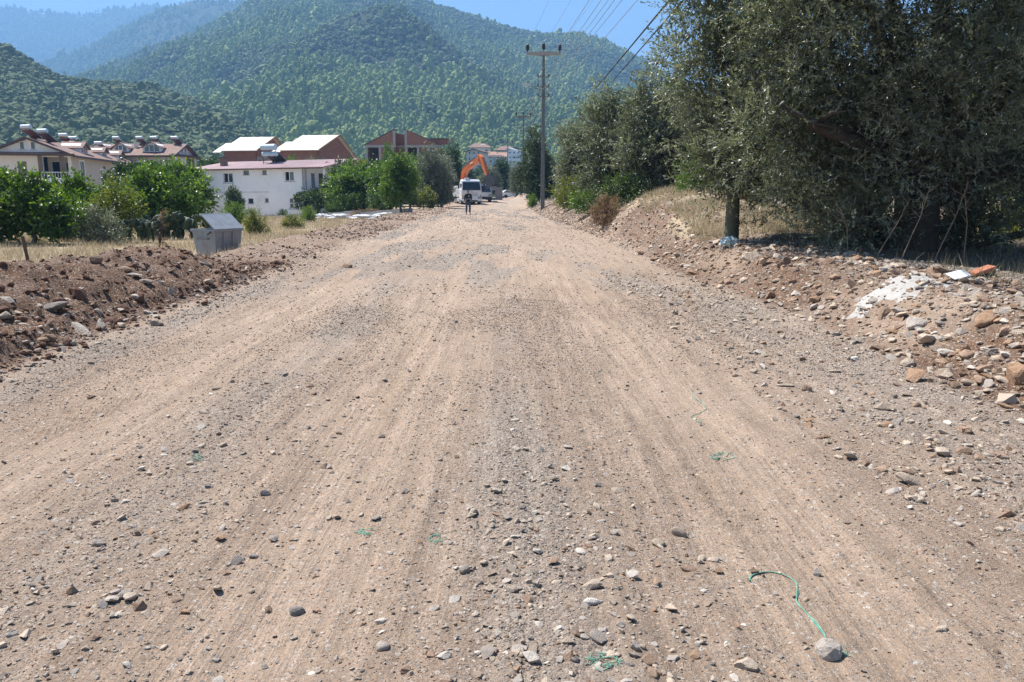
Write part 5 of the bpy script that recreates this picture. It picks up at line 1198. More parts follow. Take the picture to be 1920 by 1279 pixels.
plant('olive_tree', 'olive tree with slim straight trunk left of the large dark olive', 'olive tree', b2,
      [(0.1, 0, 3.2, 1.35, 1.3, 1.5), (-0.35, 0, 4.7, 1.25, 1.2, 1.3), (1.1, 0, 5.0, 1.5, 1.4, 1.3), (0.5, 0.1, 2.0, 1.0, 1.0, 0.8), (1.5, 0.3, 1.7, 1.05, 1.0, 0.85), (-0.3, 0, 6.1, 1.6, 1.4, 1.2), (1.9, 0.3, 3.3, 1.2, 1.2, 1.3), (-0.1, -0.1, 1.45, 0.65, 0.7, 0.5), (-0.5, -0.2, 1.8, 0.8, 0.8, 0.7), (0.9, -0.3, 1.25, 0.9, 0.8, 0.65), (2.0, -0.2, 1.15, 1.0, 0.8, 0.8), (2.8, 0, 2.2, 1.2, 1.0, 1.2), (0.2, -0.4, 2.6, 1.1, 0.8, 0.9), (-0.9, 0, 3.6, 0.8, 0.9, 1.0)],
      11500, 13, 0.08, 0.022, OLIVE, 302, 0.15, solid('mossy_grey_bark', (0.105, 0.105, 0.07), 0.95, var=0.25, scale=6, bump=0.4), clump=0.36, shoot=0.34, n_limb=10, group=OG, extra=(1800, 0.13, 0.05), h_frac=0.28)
r3 = plant('olive_tree', 'olive tree behind the large one, cut off by the right edge', 'olive tree', spot(1960, 20),
      [(0, 0, 3.4, 2.4, 2.0, 2.0), (-1.6, 0, 4.6, 1.6, 1.5, 1.5), (1.4, 0, 4.8, 2.0, 1.6, 1.6), (-1.4, 0, 2.4, 1.1, 1.2, 1.0), (0.3, 0, 6.0, 1.8, 1.5, 1.2)],
      4200, 12, 0.095, 0.028, OLIVE, 303, 0.24, BARK, clump=0.45, shoot=0.36, n_limb=9, group=OG, extra=(1500, 0.16, 0.06))
d2 = plant('olive_tree', 'tall dense olive tree in the middle of the right tree row', 'olive tree', spot(1222, 34),
      [(0, 0, 2.4, 1.6, 1.6, 1.6), (0.4, 0, 4.0, 1.3, 1.3, 1.3), (-0.2, 0, 5.1, 0.9, 0.9, 1.0), (0.9, 0, 2.9, 1.3, 1.3, 1.4), (-1.0, 0, 3.2, 0.9, 0.9, 1.2), (1.0, 0, 1.2, 1.0, 1.0, 0.8)],
      3600, 12, 0.115, 0.036, OLIVE, 304, 0.2, BARK, clump=0.4, shoot=0.36, n_limb=8, group=OG, extra=(1400, 0.18, 0.07))
d1 = plant('olive_tree', 'loose grey green olive tree left of the tall dense olive', 'olive tree', spot(1142, 37),
      [(0, 0, 2.6, 1.3, 1.3, 1.4), (-0.3, 0, 4.2, 1.0, 1.0, 1.1), (0.7, 0, 4.5, 0.9, 0.9, 1.0), (0.9, 0, 2.5, 1.1, 1.1, 1.2), (-0.6, 0, 1.5, 0.8, 0.8, 0.8), (-0.3, 0, 5.2, 0.6, 0.6, 0.8)],
      3000, 12, 0.125, 0.036, OLIVE, 305, 0.16, BARK, clump=0.4, shoot=0.42, n_limb=8, group=OG, extra=(900, 0.18, 0.07))
dup(d1, 'lower spreading olive tree right behind the nearest pole', spot(1086, 50), 2.1, (1.05, 1.0, 0.93), OG)
cyp = plant('dark_evergreen', 'dark rounded evergreen tree between the two nearest poles', 'evergreen tree', spot(1000, 78),
      [(0, 0, 2.2, 1.5, 1.5, 1.8), (0.2, 0, 4.4, 1.2, 1.2, 1.7), (0.1, 0, 6.0, 0.7, 0.7, 1.2), (0.9, 0, 2.2, 1.1, 1.1, 1.6)],
      3200, 9, 0.2, 0.06, CYPR, 306, 0.2, BARK, clump=0.5, shoot=0.4, n_limb=5)
dup(d1, 'small grey olive tree behind the second pole', spot(968, 135), 0.8, (0.85, 0.85, 0.9), OG, OLIVEG)
dup(d2, 'grey olive tree beyond the evergreen, near the road edge', spot(1008, 100), 1.9, (0.9, 0.9, 0.85), OG, OLIVEG)
for i, (px, Y, s, l) in enumerate([(1400, 33, 0.95, 'olive tree glimpsed behind the slim trunk'), (1530, 30, 0.9, 'olive tree in shade behind the two front olives'), (1690, 27, 0.9, 'olive tree in shade directly behind the thick trunk'), (1830, 31, 1.0, 'olive tree standing back near the right edge gap'), (2010, 26, 1.1, 'olive tree mostly beyond the right edge'), (1310, 46, 1.05, 'olive tree behind the tall dense one')]):
    dup((d1, d2)[i % 2], l, spot(px, Y), 1.3*i, (s*1.2, s*1.2, s), OG)
bush = plant('shrub', 'yellow green shrub at the foot of the nearest pole', 'shrub', spot(1074, 48),
      [(0, 0, 0.7, 0.9, 0.9, 0.7), (0.5, 0, 1.2, 0.6, 0.6, 0.6), (-0.5, 0, 0.9, 0.6, 0.6, 0.7), (1.0, 0, 0.6, 0.6, 0.6, 0.5)], 1100, 8, 0.12, 0.045, LIME, 310, 0.03, BARK2, clump=0.3, shoot=0.4, n_limb=8)
SG = 'shrubs along the road'
dup(bush, 'green shrub below the loose olive on the right bank', spot(1112, 40), 1.0, (1.0, 1.0, 0.95), SG, BROAD)
dup(bush, 'small bright green shrub growing left of the nearest pole', spot(998, 72), 2.0, (0.42, 0.42, 0.6), SG, BROAD)
dup(bush, 'dark green shrub in front of the tall dense olive', spot(1165, 33), 3.0, (0.9, 0.9, 0.75), SG, DARKL)
dup(bush, 'bright green shrub on the grassy mound beside the slim trunk', spot(1300, 25.5), 4.0, (0.5, 0.5, 0.8), SG, BROAD)
dup(bush, 'brown withered shrub at the left end of the mound', spot(1135, 31), 5.0, (0.6, 0.6, 0.6), SG, DRYL)
dup(bush, 'low yellow green shrub in shade between the olive trunks', spot(1560, 22), 5.4, (0.8, 0.8, 0.8), SG)
dup(bush, 'pale green shrub at the right edge under the olives', spot(1915, 17.5), 2.4, (0.55, 0.55, 0.6), SG)
dup(bush, 'dark shrub at the foot of the thick trunk', spot(1620, 15.5), 0.4, (0.6, 0.6, 0.55), SG, OLIVE)
dup(bush, 'dark shrub right of the thick trunk', spot(1800, 15.2), 1.4, (0.8, 0.6, 0.6), SG, OLIVE)
# ---- left side
LG = 'broadleaf trees left of the road'
l1 = plant('mulberry_tree', 'bright green broadleaf tree cut off by the left edge', 'broadleaf tree', spot(62, 29.5),
      [(0, 0, 1.3, 1.2, 1.1, 1.2), (-1.1, 0, 1.5, 1.0, 1.0, 1.1), (0.9, 0, 1.1, 0.9, 0.9, 0.9), (-0.2, 0, 2.2, 0.7, 0.7, 0.6), (0.7, 0, 1.9, 0.5, 0.5, 0.5), (-1.6, 0, 0.9, 0.8, 0.8, 0.8)],
      1500, 7, 0.145, 0.10, BROAD, 320, 0.09, BARK2, clump=0.28, shoot=0.36, n_limb=9, group=LG, extra=(420, 0.16, 0.11))
l2 = plant('young_tree', 'light yellow green young tree left of the cactus', 'broadleaf tree', spot(218, 31.5),
      [(0, 0, 0.9, 0.8, 0.8, 0.8), (0.2, 0, 1.7, 0.55, 0.55, 0.6), (-0.5, 0, 1.2, 0.5, 0.5, 0.6), (0.6, 0, 1.0, 0.5, 0.5, 0.6), (0.1, 0, 2.1, 0.3, 0.3, 0.35)],
      900, 8, 0.11, 0.05, LIME, 321, 0.05, BARK2, clump=0.24, shoot=0.34, n_limb=8, group=LG)
l4 = plant('fig_tree', 'dense green fig tree behind the cactus, left of the white house', 'broadleaf tree', spot(328, 56),
      [(0, 0, 2.2, 1.9, 1.6, 1.5), (-1.6, 0, 2.0, 1.4, 1.3, 1.4), (1.2, 0, 2.0, 1.3, 1.2, 1.4), (-0.6, 0, 3.2, 1.2, 1.1, 0.9), (0.7, 0, 3.0, 1.1, 1.0, 0.9), (0, 0, 0.9, 2.4, 1.4, 0.9)],
      1900, 7, 0.2, 0.13, BROAD, 322, 0.14, BARK2, clump=0.42, shoot=0.45, n_limb=9, group=LG, extra=(700, 0.26, 0.16))
dup(l4, 'dark green leafy tree behind the light yellow green tree', spot(268, 60), 1.2, (1.05, 1.0, 1.0), LG, DARKL)
dup(l4, 'leafy green tree in front of the cream apartment corner', spot(208, 52), 2.3, (0.8, 0.8, 0.58), LG)
dup(l1, 'bright broadleaf bush between the left edge tree and the young tree', spot(150, 34), 1.5, (0.85, 0.9, 0.9), LG)
dup(l1, 'bright broadleaf tree mostly beyond the left edge', spot(-60, 31), 2.6, (1.2, 1.0, 1.05), LG)
dup(l4, 'dark tree by the left edge in front of the apartments', spot(8, 62), 3.4, (0.6, 0.6, 0.9), LG, DARKL)
dup(l4, 'green tree rising in front of the lower apartment windows', spot(110, 66), 4.4, (1.0, 0.9, 0.50), LG)
dup(l4, 'green tree between the rear apartments and the white house', spot(330, 92), 5.0, (1.0, 0.9, 1.25), LG)
dup(l4, 'green tree rising behind the left end of the white house roof', spot(405, 116), 0.6, (1.05, 1.0, 1.75), LG, DARKL)
dup(l4, 'green tree behind the middle of the white house roof', spot(548, 112), 1.9, (1.3, 1.0, 1.70), LG)
dup(l4, 'pale green tree behind the right end of the white house roof', spot(590, 120), 2.9, (0.9, 0.9, 1.75), LG, OLIVEG)
hd = plant('hedge_tree', 'dark dense tree with bright top right of the white house', 'broadleaf tree', spot(645, 76),
      [(0, 0, 2.3, 1.5, 1.4, 1.6), (0.5, 0, 3.9, 1.2, 1.2, 1.1), (-0.9, 0, 3.2, 1.1, 1.1, 1.2), (0.9, 0, 2.6, 1.1, 1.1, 1.4), (-0.2, 0, 4.5, 0.9, 0.9, 0.8)],
      1900, 8, 0.17, 0.085, DARKL, 323, 0.13, BARK2, clump=0.4, shoot=0.4, n_limb=7, group=LG, extra=(800, 0.24, 0.12))
dup(hd, 'bright green tree in the middle of the row right of the white house', spot(684, 74), 1.1, (1.35, 1.2, 0.98), LG, BROAD)
dup(hd, 'dark green tree third in the row right of the white house', spot(716, 79), 2.2, (1.3, 1.2, 1.02), LG)
dup(hd, 'tall light green tree standing at the left road edge', spot(752, 60), 3.3, (0.72, 0.72, 0.80), LG, BROAD)
dup(l2, 'low light green bush right of the tall light green tree', spot(794, 70), 1.0, (1.1, 1.1, 0.85), LG)
gol = dup(d2, 'round silvery grey olive tree left of the truck', spot(810, 80), 0.5, (1.05, 1.05, 0.98), OG, OLIVEG)
dup(d1, 'second silvery olive behind the round one left of the truck', spot(828, 90), 2.5, (1.0, 1.0, 1.0), OG, OLIVEG)
dup(hd, 'dark green tree behind the silvery olives', spot(846, 114), 4.1, (1.0, 1.0, 1.45), LG)
dup(hd, 'green tree below the twin gables of the brick building', spot(768, 118), 5.0, (1.5, 1.3, 1.45), LG, BROAD)
dup(hd, 'green tree at the left foot of the twin gable building', spot(712, 112), 0.3, (1.4, 1.3, 1.25), LG)
dup(hd, 'green tree at the right foot of the twin gable building', spot(808, 122), 0.9, (1.5, 1.3, 1.55), LG, DARKL)
dup(hd, 'slim bright tree in front of the left brick gable', spot(732, 128), 1.9, (0.7, 0.7, 1.85), LG, BROAD)
dup(hd, 'tree between the brick house and the twin gable building', spot(668, 116), 2.0, (1.2, 1.2, 1.2), LG, BROAD)
dup(hd, 'round dark tree standing right of the excavator bucket', spot(942, 150), 2.8, (1.15, 1.15, 1.3), LG)
dup(hd, 'dark tree directly behind the excavator arm', spot(905, 165), 3.8, (1.4, 1.4, 0.85), LG)
dup(d2, 'silvery olive behind the excavator boom', spot(920, 140), 3.0, (1.1, 1.1, 0.85), OG, OLIVEG)
dup(hd, 'dark tree behind the truck bed', spot(872, 150), 4.9, (1.2, 1.2, 1.15), LG)
dup(hd, 'tree at the far end of the road right of the distant pole', spot(975, 172), 5.9, (1.3, 1.3, 1.25), LG)
for i, (px, Y, s, l) in enumerate([(905, 225, 1.5, 'first tree on the slope below the far town, from the left'), (930, 240, 1.3, 'second tree on the slope below the far town, from the left'), (950, 232, 1.25, 'third tree on the slope below the far town, from the left'), (985, 215, 1.6, 'tree on the slope right of the far white building'), (1010, 190, 1.9, 'tall dark tree behind the dark evergreen')]):
    dup(hd, l, spot(px, Y), 1.7*i, (s*1.3, s, s), LG)
dup(hd, 'dark narrow bush against the left wall of the white house', spot(441, 82), 2.6, (0.55, 0.5, 0.62), LG)
dup(hd, 'low bright green tree filling the gap beside the white house porch', spot(662, 72), 0.7, (1.2, 1.1, 0.82), LG, BROAD)
dup(hd, 'bright green bushy tree between the hedge row and the tall light tree', spot(733, 70), 2.7, (1.0, 1.0, 0.88), LG, BROAD)
d2.scale = (1.0, 1.0, 0.92); d1.scale = (1.0, 1.0, 0.95)
dup(bush, 'dark green undergrowth at the base of the hedge row right of the white house', spot(655, 69), 0.9, (2.0, 0.9, 1.1), SG, DARKL)
dup(bush, 'dark green undergrowth under the middle hedge trees', spot(705, 68), 1.9, (2.0, 0.9, 1.15), SG, DARKL)
dup(l1, 'leafy bush filling the gap behind the young tree and the cactus', spot(285, 42), 3.6, (1.15, 1.0, 1.1), LG)
dup(l4, 'low leafy tree left of the fig tree', spot(238, 47), 5.6, (0.8, 0.8, 0.6), LG, DARKL)
# vine over the balcony of the white house
vp_ = Mh @ Vector((HW+1.1, -0.4, 0)); vp_.z = hz(vp_.x, vp_.y)
plant('climbing_vine', 'dark climbing vine hanging over the balcony of the white house', 'vine', vp_,
      [(0, 0, 2.5, 1.7, 0.9, 0.55), (-1.3, 0, 1.9, 0.7, 0.7, 0.6), (1.4, 0, 2.4, 0.9, 0.8, 0.7), (2.0, 0, 1.5, 0.7, 0.7, 0.9)], 1500, 8, 0.16, 0.09, DARKL, 330, 0.06, BARK2, clump=0.35, shoot=0.35, n_limb=6, rz=hr)
# yellow bush and weeds on the field
dup(bush, 'round yellow green bush right of the dumpster', spot(476, 38), 0.3, (0.40, 0.40, 0.66), SG)
dup(bush, 'low yellowish bush near the house, left of the white plastic', spot(548, 46), 1.3, (0.6, 0.5, 0.42), SG)
dup(bush, 'green bush at the start of the white plastic strip', spot(578, 56), 2.3, (0.5, 0.5, 0.58), SG, BROAD)
dup(bush, 'green weeds directly behind the dumpster lid', spot(440, 50), 3.3, (0.6, 0.6, 0.75), SG, BROAD)
plant('dry_thistle', 'slender brown dry thistle left of the dumpster', 'thistle', spot(300, 24.5), [(0, 0, 0.75, 0.22, 0.2, 0.5), (0.05, 0, 1.15, 0.15, 0.15, 0.25)], 90, 6, 0.05, 0.015, DRYL, 344, 0.02, MATS['olive_bark'], clump=0.12, shoot=0.16, n_limb=10)
dup(bush, 'dark green shrub below the ground floor window of the white house', spot(530, 86), 5.3, (0.7, 0.6, 0.6), SG, DARKL)
dup(bush, 'dark shrub left of the cactus foot', spot(185, 29.5), 5.9, (0.75, 0.6, 0.75), SG, OLIVEG)
dup(bush, 'dry brown brush under the hedge trees by the plastic strip', spot(690, 64.5), 0.9, (1.6, 0.6, 0.4), SG, DRYL)
# prickly pear: every pad a leaf of its own
CACT = solid('cactus_pad', (0.040, 0.066, 0.030), 0.6, var=0.25, scale=6, rand=0.25, spec=0.5)
def cactus(label, loc, w, n, seed, s=1.0):
    rg = np.random.default_rng(seed); t = thing('prickly_pear', label, 'cactus', loc)
    bm = bmesh.new(); bmesh.ops.create_icosphere(bm, subdivisions=2, radius=1.0)
    for v in bm.verts:
        k = 1+0.25*v.co.z; v.co = Vector((v.co.x*0.115*k, v.co.y*0.022, (v.co.z+1)*0.175))
    me = bpy.data.meshes.new('pad'); bm.to_mesh(me); bm.free(); me.materials.append(CACT); me.polygons.foreach_set('use_smooth', [True]*len(me.polygons))
    stack = [(Vector((rg.uniform(-w/2, w/2), rg.uniform(-0.5, 0.5), -0.03)), Vector((rg.normal()*0.2, rg.normal()*0.2, 1)).normalized(), 0) for _ in range(max(4, n//9))]
    i = 0
    while stack and i < n:
        p, d, lv = stack.pop(0)
        o = bpy.data.objects.new('pad', me); C.objects.link(o); o.parent = t
        q = d.to_track_quat('Z', 'Y') @ Euler((0, 0, rg.uniform(0, 6.28))).to_quaternion()
        z = s*rg.uniform(0.8, 1.25)*(1.25 if lv == 0 else 1.0); o.location = p; o.rotation_euler = q.to_euler(); o.scale = (z, z, z); i += 1
        tip = p+d*0.32*z
        for _ in range(2 if lv else 3):
            nd = (d*0.7+Vector((rg.normal()*0.5, rg.normal()*0.5, 0.45))).normalized()
            stack.append((tip-nd*0.02, nd, lv+1))
    return t
cactus('large prickly pear cactus clump left of the dumpster', spot(338, 33.5), 3.6, 290, 41, 1.0)
cactus('smaller prickly pear clump between the young tree and the large cactus', spot(244, 31), 2.2, 110, 42, 0.9)

l1.scale = (1.0, 1.0, 0.9)
# ---- dry grass
def grass(name, n, xr, yr, h0, h1, mat, keep, w=0.007, lean=0.35, seed=1):
    rg = np.random.default_rng(seed)
    y = np.exp(rg.uniform(math.log(yr[0]), math.log(yr[1]), n)); s = rg.uniform(xr[0], xr[1], n); x = s+road_c(y)
    cl = vn(x*0.9, y*0.9, seed)*0.6+vn(x*3.1, y*3.1, seed+1)*0.4
    k = (rg.uniform(0, 1, n) < np.clip((cl-0.30)*3.2, 0.05, 1))&keep(s, x, y); x, y, cl = x[k], y[k], cl[k]; n = len(x)
    z = H(x, y); h = rg.uniform(h0, h1, n)*(0.5+cl)*rg.uniform(0.6, 1.2, n); a = rg.uniform(0, 6.28, n)
    ww = w*(0.6+y/28.0)
    b = np.stack([x, y, z-0.02], 1); sd = np.stack([np.cos(a), np.sin(a), 0*a], 1)*ww[:, None]/2
    ld = rg.normal(size=(n, 2))*lean*h[:, None]; tip = b+np.stack([ld[:, 0], ld[:, 1], h], 1); mid = b+np.stack([ld[:, 0]*0.3, ld[:, 1]*0.3, h*0.6], 1)
    q = mid*0.35+(b+tip)*0.325
    V = np.stack([b-sd, b+sd, q+sd*0.8, q-sd*0.8, q-sd*0.8, q+sd*0.8, tip+sd*0.15, tip-sd*0.15], 1).reshape(-1, 3)
    return link(name, quads_mesh(name, V, 4, np.repeat(np.clip(rg.uniform(0, 1, n), 0, 1), 8)), mat, None, 'stuff')
STRAW = leafmat('straw', (0.26, 0.195, 0.120), (0.45, 0.365, 0.24), (0.60, 0.53, 0.39), 0.8, 0.3, (1.0, 1.0, 0.9), 0.2)
grass('dry_grass', 170000, (-26, -7.2), (14, 70), 0.08, 0.27, STRAW, lambda s, x, y: (s < -7.3)&~((np.abs(x-dl.x-0.2) < 1.5)&(y > dl.y-2.2)&(y < dl.y+1.6)), seed=11)
grass('dry_grass', 24000, (-40, -9), (16, 26), 0.12, 0.32, STRAW, lambda s, x, y: s < -9.5-(y-16)*0.25, seed=12, w=0.007)
grass('dry_grass', 70000, (4.4, 9.5), (17, 33), 0.06, 0.22, STRAW, lambda s, x, y: (s > 4.6+0.9*vn(x*1.1, y*1.1, 99))&(np.abs(y-25.5) < 7.5), seed=13)
grass('dry_grass', 24000, (5.8, 16), (9, 30), 0.06, 0.26, leafmat('grey_weed', (0.07, 0.06, 0.04), (0.17, 0.14, 0.095), (0.33, 0.28, 0.20), 0.9, 0.2), lambda s, x, y: s > 6.1, seed=14)
grass('dry_grass', 6000, (3.2, 7), (33, 75), 0.12, 0.5, STRAW, lambda s, x, y: s > edge_r(y)+1.2, seed=15)
grass('dry_grass', 5000, (-9, -5.2), (17, 75), 0.06, 0.25, STRAW, lambda s, x, y: s < -6.2, seed=16)
# dead stalks in front of the thick trunk
rgs = np.random.default_rng(5)
for i, (pxb, Y, hh, lx, lab) in enumerate([(1682, 12.6, 1.15, 0.28, 'tall bare brown stalk leaning right before the thick trunk'), (1632, 12.9, 1.0, 0.45, 'thin dry stalk leaning right, left of the thick trunk'), (1741, 12.7, 1.3, 0.35, 'thin dry stalk crossing the dark trunk'), (1800, 12.6, 1.2, -0.1, 'upright thin dry stalk right of the trunk'), (1585, 13.2, 0.8, -0.3, 'short dry stalk leaning left under the olive')]):
    b = spot(pxb, Y); t = thing('dry_stalk', lab, 'dry stalk', b, 0, 'dry stalks under the olive tree')
    mb = MB(); e = Vector((lx*hh, rgs.normal()*0.1, hh)); m_ = e*0.55+Vector((0.05, 0, 0.03)); mb.tube([(0, 0, -0.05), m_*0.5, m_, e], [0.008, 0.007, 0.006, 0.003], 6); mb.build('stem', solid('dry_stem', (0.26, 0.19, 0.125), 0.9), t)
    for k in range(5):
        a = m_.lerp(e, k/5); f = a+Vector((rgs.normal()*0.12, rgs.normal()*0.1, 0.14)); MB().tube([a, f], [0.005, 0.002], 5).build('twig', MATS['dry_stem'], t)
lp = spot(1893, 14.0)
tag(MB().tube([lp+Vector((-0.55, 0.2, 0.12)), lp+Vector((-0.2, 0.1, 0.26)), lp+Vector((0.5, 0, 0.42)), lp+Vector((1.1, -0.1, 0.62))], [0.05, 0.06, 0.065, 0.07], 9).build('fallen_branch', BARK, None, smooth=True), 'fallen grey branch lying at the right edge under the olives', 'branch')
# ================================================================== STONES
def stonemat(name, c, var=0.25, dusty=0.45):
    m, nt, out = newmat(name)
    tc = N(nt, 'ShaderNodeTexCoord'); oi = N(nt, 'ShaderNodeObjectInfo')
    n1 = N(nt, 'ShaderNodeTexNoise', {'Vector': tc.outputs['Object'], 'Scale': 2.5, 'Detail': 8.0, 'Roughness': 0.7})
    col = ramp(nt, n1.outputs[0], [(0.3, tuple(x*(1-var) for x in c)), (0.7, tuple(x*(1+var) for x in c))])
    mr = N(nt, 'ShaderNodeMapRange', {0: oi.outputs['Random'], 1: 0.0, 2: 1.0, 3: 0.72, 4: 1.28})
    col = mixc(nt, 1.0, col, mr.outputs[0], 'MULTIPLY')
    n2 = N(nt, 'ShaderNodeTexNoise', {'Vector': tc.outputs['Object'], 'Scale': 1.6, 'Detail': 6.0, 'Roughness': 0.7})
    col = mixc(nt, mth(nt, 'MULTIPLY', N(nt, 'ShaderNodeMapRange', {0: n2.outputs[0], 1: 0.45, 2: 0.65, 3: 0.0, 4: 1.0}).outputs[0], dusty), col, (0.33, 0.235, 0.165))
    b = N(nt, 'ShaderNodeBsdfPrincipled', {'Base Color': col, 'Roughness': 0.88, 'Specular IOR Level': 0.25})
    n3 = N(nt, 'ShaderNodeTexNoise', {'Vector': tc.outputs['Object'], 'Scale': 7.0, 'Detail': 8.0, 'Roughness': 0.75})
    bp = N(nt, 'ShaderNodeBump', {'Height': n3.outputs[0], 'Strength': 0.5, 'Distance': 0.15}); nt.links.new(bp.outputs[0], b.inputs['Normal'])
    nt.links.new(b.outputs[0], out.inputs['Surface']); return m
STONE = {'beige': stonemat('beige_stone', (0.46, 0.375, 0.29)), 'grey': stonemat('grey_stone', (0.36, 0.315, 0.27)), 'dark': stonemat('dark_grey_stone', (0.20, 0.185, 0.17), dusty=0.45),
         'brown': stonemat('brown_stone', (0.29, 0.195, 0.135)), 'rust': stonemat('rust_stone', (0.33, 0.205, 0.125)), 'white': stonemat('white_stone', (0.52, 0.465, 0.40), dusty=0.3), 'red': stonemat('red_clod', (0.125, 0.062, 0.040), dusty=0.2), 'sand': stonemat('sand_clod', (0.30, 0.225, 0.168), var=0.12, dusty=0.1)}
def rock_mesh(name, seed, mat, sub=2, round_=0.5, dims=(1, 0.78, 0.6), nplanes=9):
    rg = np.random.default_rng(seed); bm = bmesh.new(); bmesh.ops.create_icosphere(bm, subdivisions=sub, radius=1.0)
    P = [(Vector(rg.normal(size=3)).normalized(), rg.uniform(0.38, 0.82)) for _ in range(nplanes)]
    off = Vector((seed*1.7, seed*0.9, seed*0.3))
    for v in bm.verts:
        p = Vector(v.co); q = Vector(p)
        for nrm, hh in P:
            e = q.dot(nrm)-hh
            if e > 0: q = q-nrm*e*(1-round_*0.55)
        q = q*(1+0.16*mnoise.noise(p*1.6+off)+0.07*mnoise.noise(p*4.0+off))
        v.co = Vector((q.x*dims[0], q.y*dims[1], q.z*dims[2]))
    me = bpy.data.meshes.new(name); bm.to_mesh(me); bm.free(); me.materials.append(mat)
    if round_ > 0.5: me.polygons.foreach_set('use_smooth', [True]*len(me.polygons))
    return me
KEYS = ['beige', 'grey', 'dark', 'brown', 'rust', 'white', 'red', 'sand']
SH = [(0.0, (1, .8, .6)), (0.1, (1, .7, .4)), (0.6, (1, .8, .55)), (0.15, (1, .62, .45)), (0.45, (1, .7, .38)), (0.0, (1, .85, .75))]
def shard_mesh(name, seed, mat, npts, dims):
    """broken stone: the hull of a few random points, edges slightly worn"""
    rg = np.random.default_rng(seed); bm = bmesh.new()
    for p in unit(rg.normal(size=(npts, 3)))*rg.uniform(0.72, 1.0, (npts, 1)): bm.verts.new(Vector((p[0]*dims[0], p[1]*dims[1], p[2]*dims[2])))
    g = bmesh.ops.convex_hull(bm, input=list(bm.verts))
    junk = [e for e in g['geom_interior'] if isinstance(e, bmesh.types.BMVert)]+[v for v in bm.verts if not v.link_faces]
    bmesh.ops.delete(bm, geom=list(set(junk)), context='VERTS')
    bmesh.ops.recalc_face_normals(bm, faces=bm.faces)
    me = bpy.data.meshes.new(name); bm.to_mesh(me); bm.free(); me.materials.append(mat); return me
LIB = {}
for i, k in enumerate(KEYS):
    LIB[k] = [shard_mesh('stone', 31*i+j*7+3, STONE[k], (10, 13, 9, 16)[j], ((1, .8, .55), (1, .7, .35), (1, .75, .6), (1, .85, .4))[j]) for j in range(4)]
    if k == 'red': LIB[k] = [rock_mesh('stone', 77*j+5, STONE[k], 2, 0.2, ((1, .85, .7), (1, .8, .6), (1, .9, .8), (1, .75, .65))[j], 8) for j in range(4)]
    LIB[k] += [rock_mesh('stone', 11*i+j*7+3, STONE[k], 2, 0.35, ((1, .75, .5), (1, .65, .4))[j], 9) for j in range(2)]
FLAT = [m for k in KEYS for m in LIB[k]]
def pick_idx(rg, n, w):
    w = np.array([w.get(k, 0) for k in KEYS], float); w /= w.sum()
    return rg.choice(len(KEYS), n, p=w)*6+rg.integers(0, 6, n)
def pareto(rg, n, smin, smax, a): return np.minimum(smin*(1-rg.uniform(0, 1, n))**(-1/a), smax)
def stones(n, srange, yrange, smin, kpx, smax, a, keep, w, seed, yp=1.0):
    rg = np.random.default_rng(seed)
    y = np.exp(rg.uniform(math.log(yrange[0]), math.log(yrange[1]), n)) if yp else rg.uniform(yrange[0], yrange[1], n)
    s = rg.uniform(srange[0], srange[1], n); x = s+road_c(y)
    k = (rg.uniform(0, 1, n) < keep(s, x, y))&(np.abs(x) < 0.80*y+1.2); x, y, s = x[k], y[k], s[k]; n = len(x)
    sz = pareto(rg, n, 1.0, 1e9, a)*np.maximum(smin, kpx*y); sz = np.minimum(sz, smax*rg.uniform(0.6, 1.0, n))
    z = H(x, y)+sz*rg.uniform(-0.03, 0.16, n)
    sc3 = (sz/2)[:, None]*rg.uniform(0.82, 1.2, (n, 3))
    rot = np.stack([rg.normal(size=n)*0.28, rg.normal(size=n)*0.28, rg.uniform(0, 6.28, n)], 1)
    return dict(p=np.stack([x, y, z], 1), s=sc3, r=rot, i=pick_idx(rg, n, w), m=sz/y, sz=sz)
def cat_(*ds): return {k: np.concatenate([d[k] for d in ds]) for k in ds[0]}
def sub_(d, m): return {k: v[m] for k, v in d.items()}
inroad = lambda s, y: ((s > edge_l(y)+0.1)&(s < edge_r(y)-0.05)).astype(float)
def kr(s, x, y): return inroad(s, y)*np.clip(gravelness(s, y, x)*0.85+0.035, 0, 1)
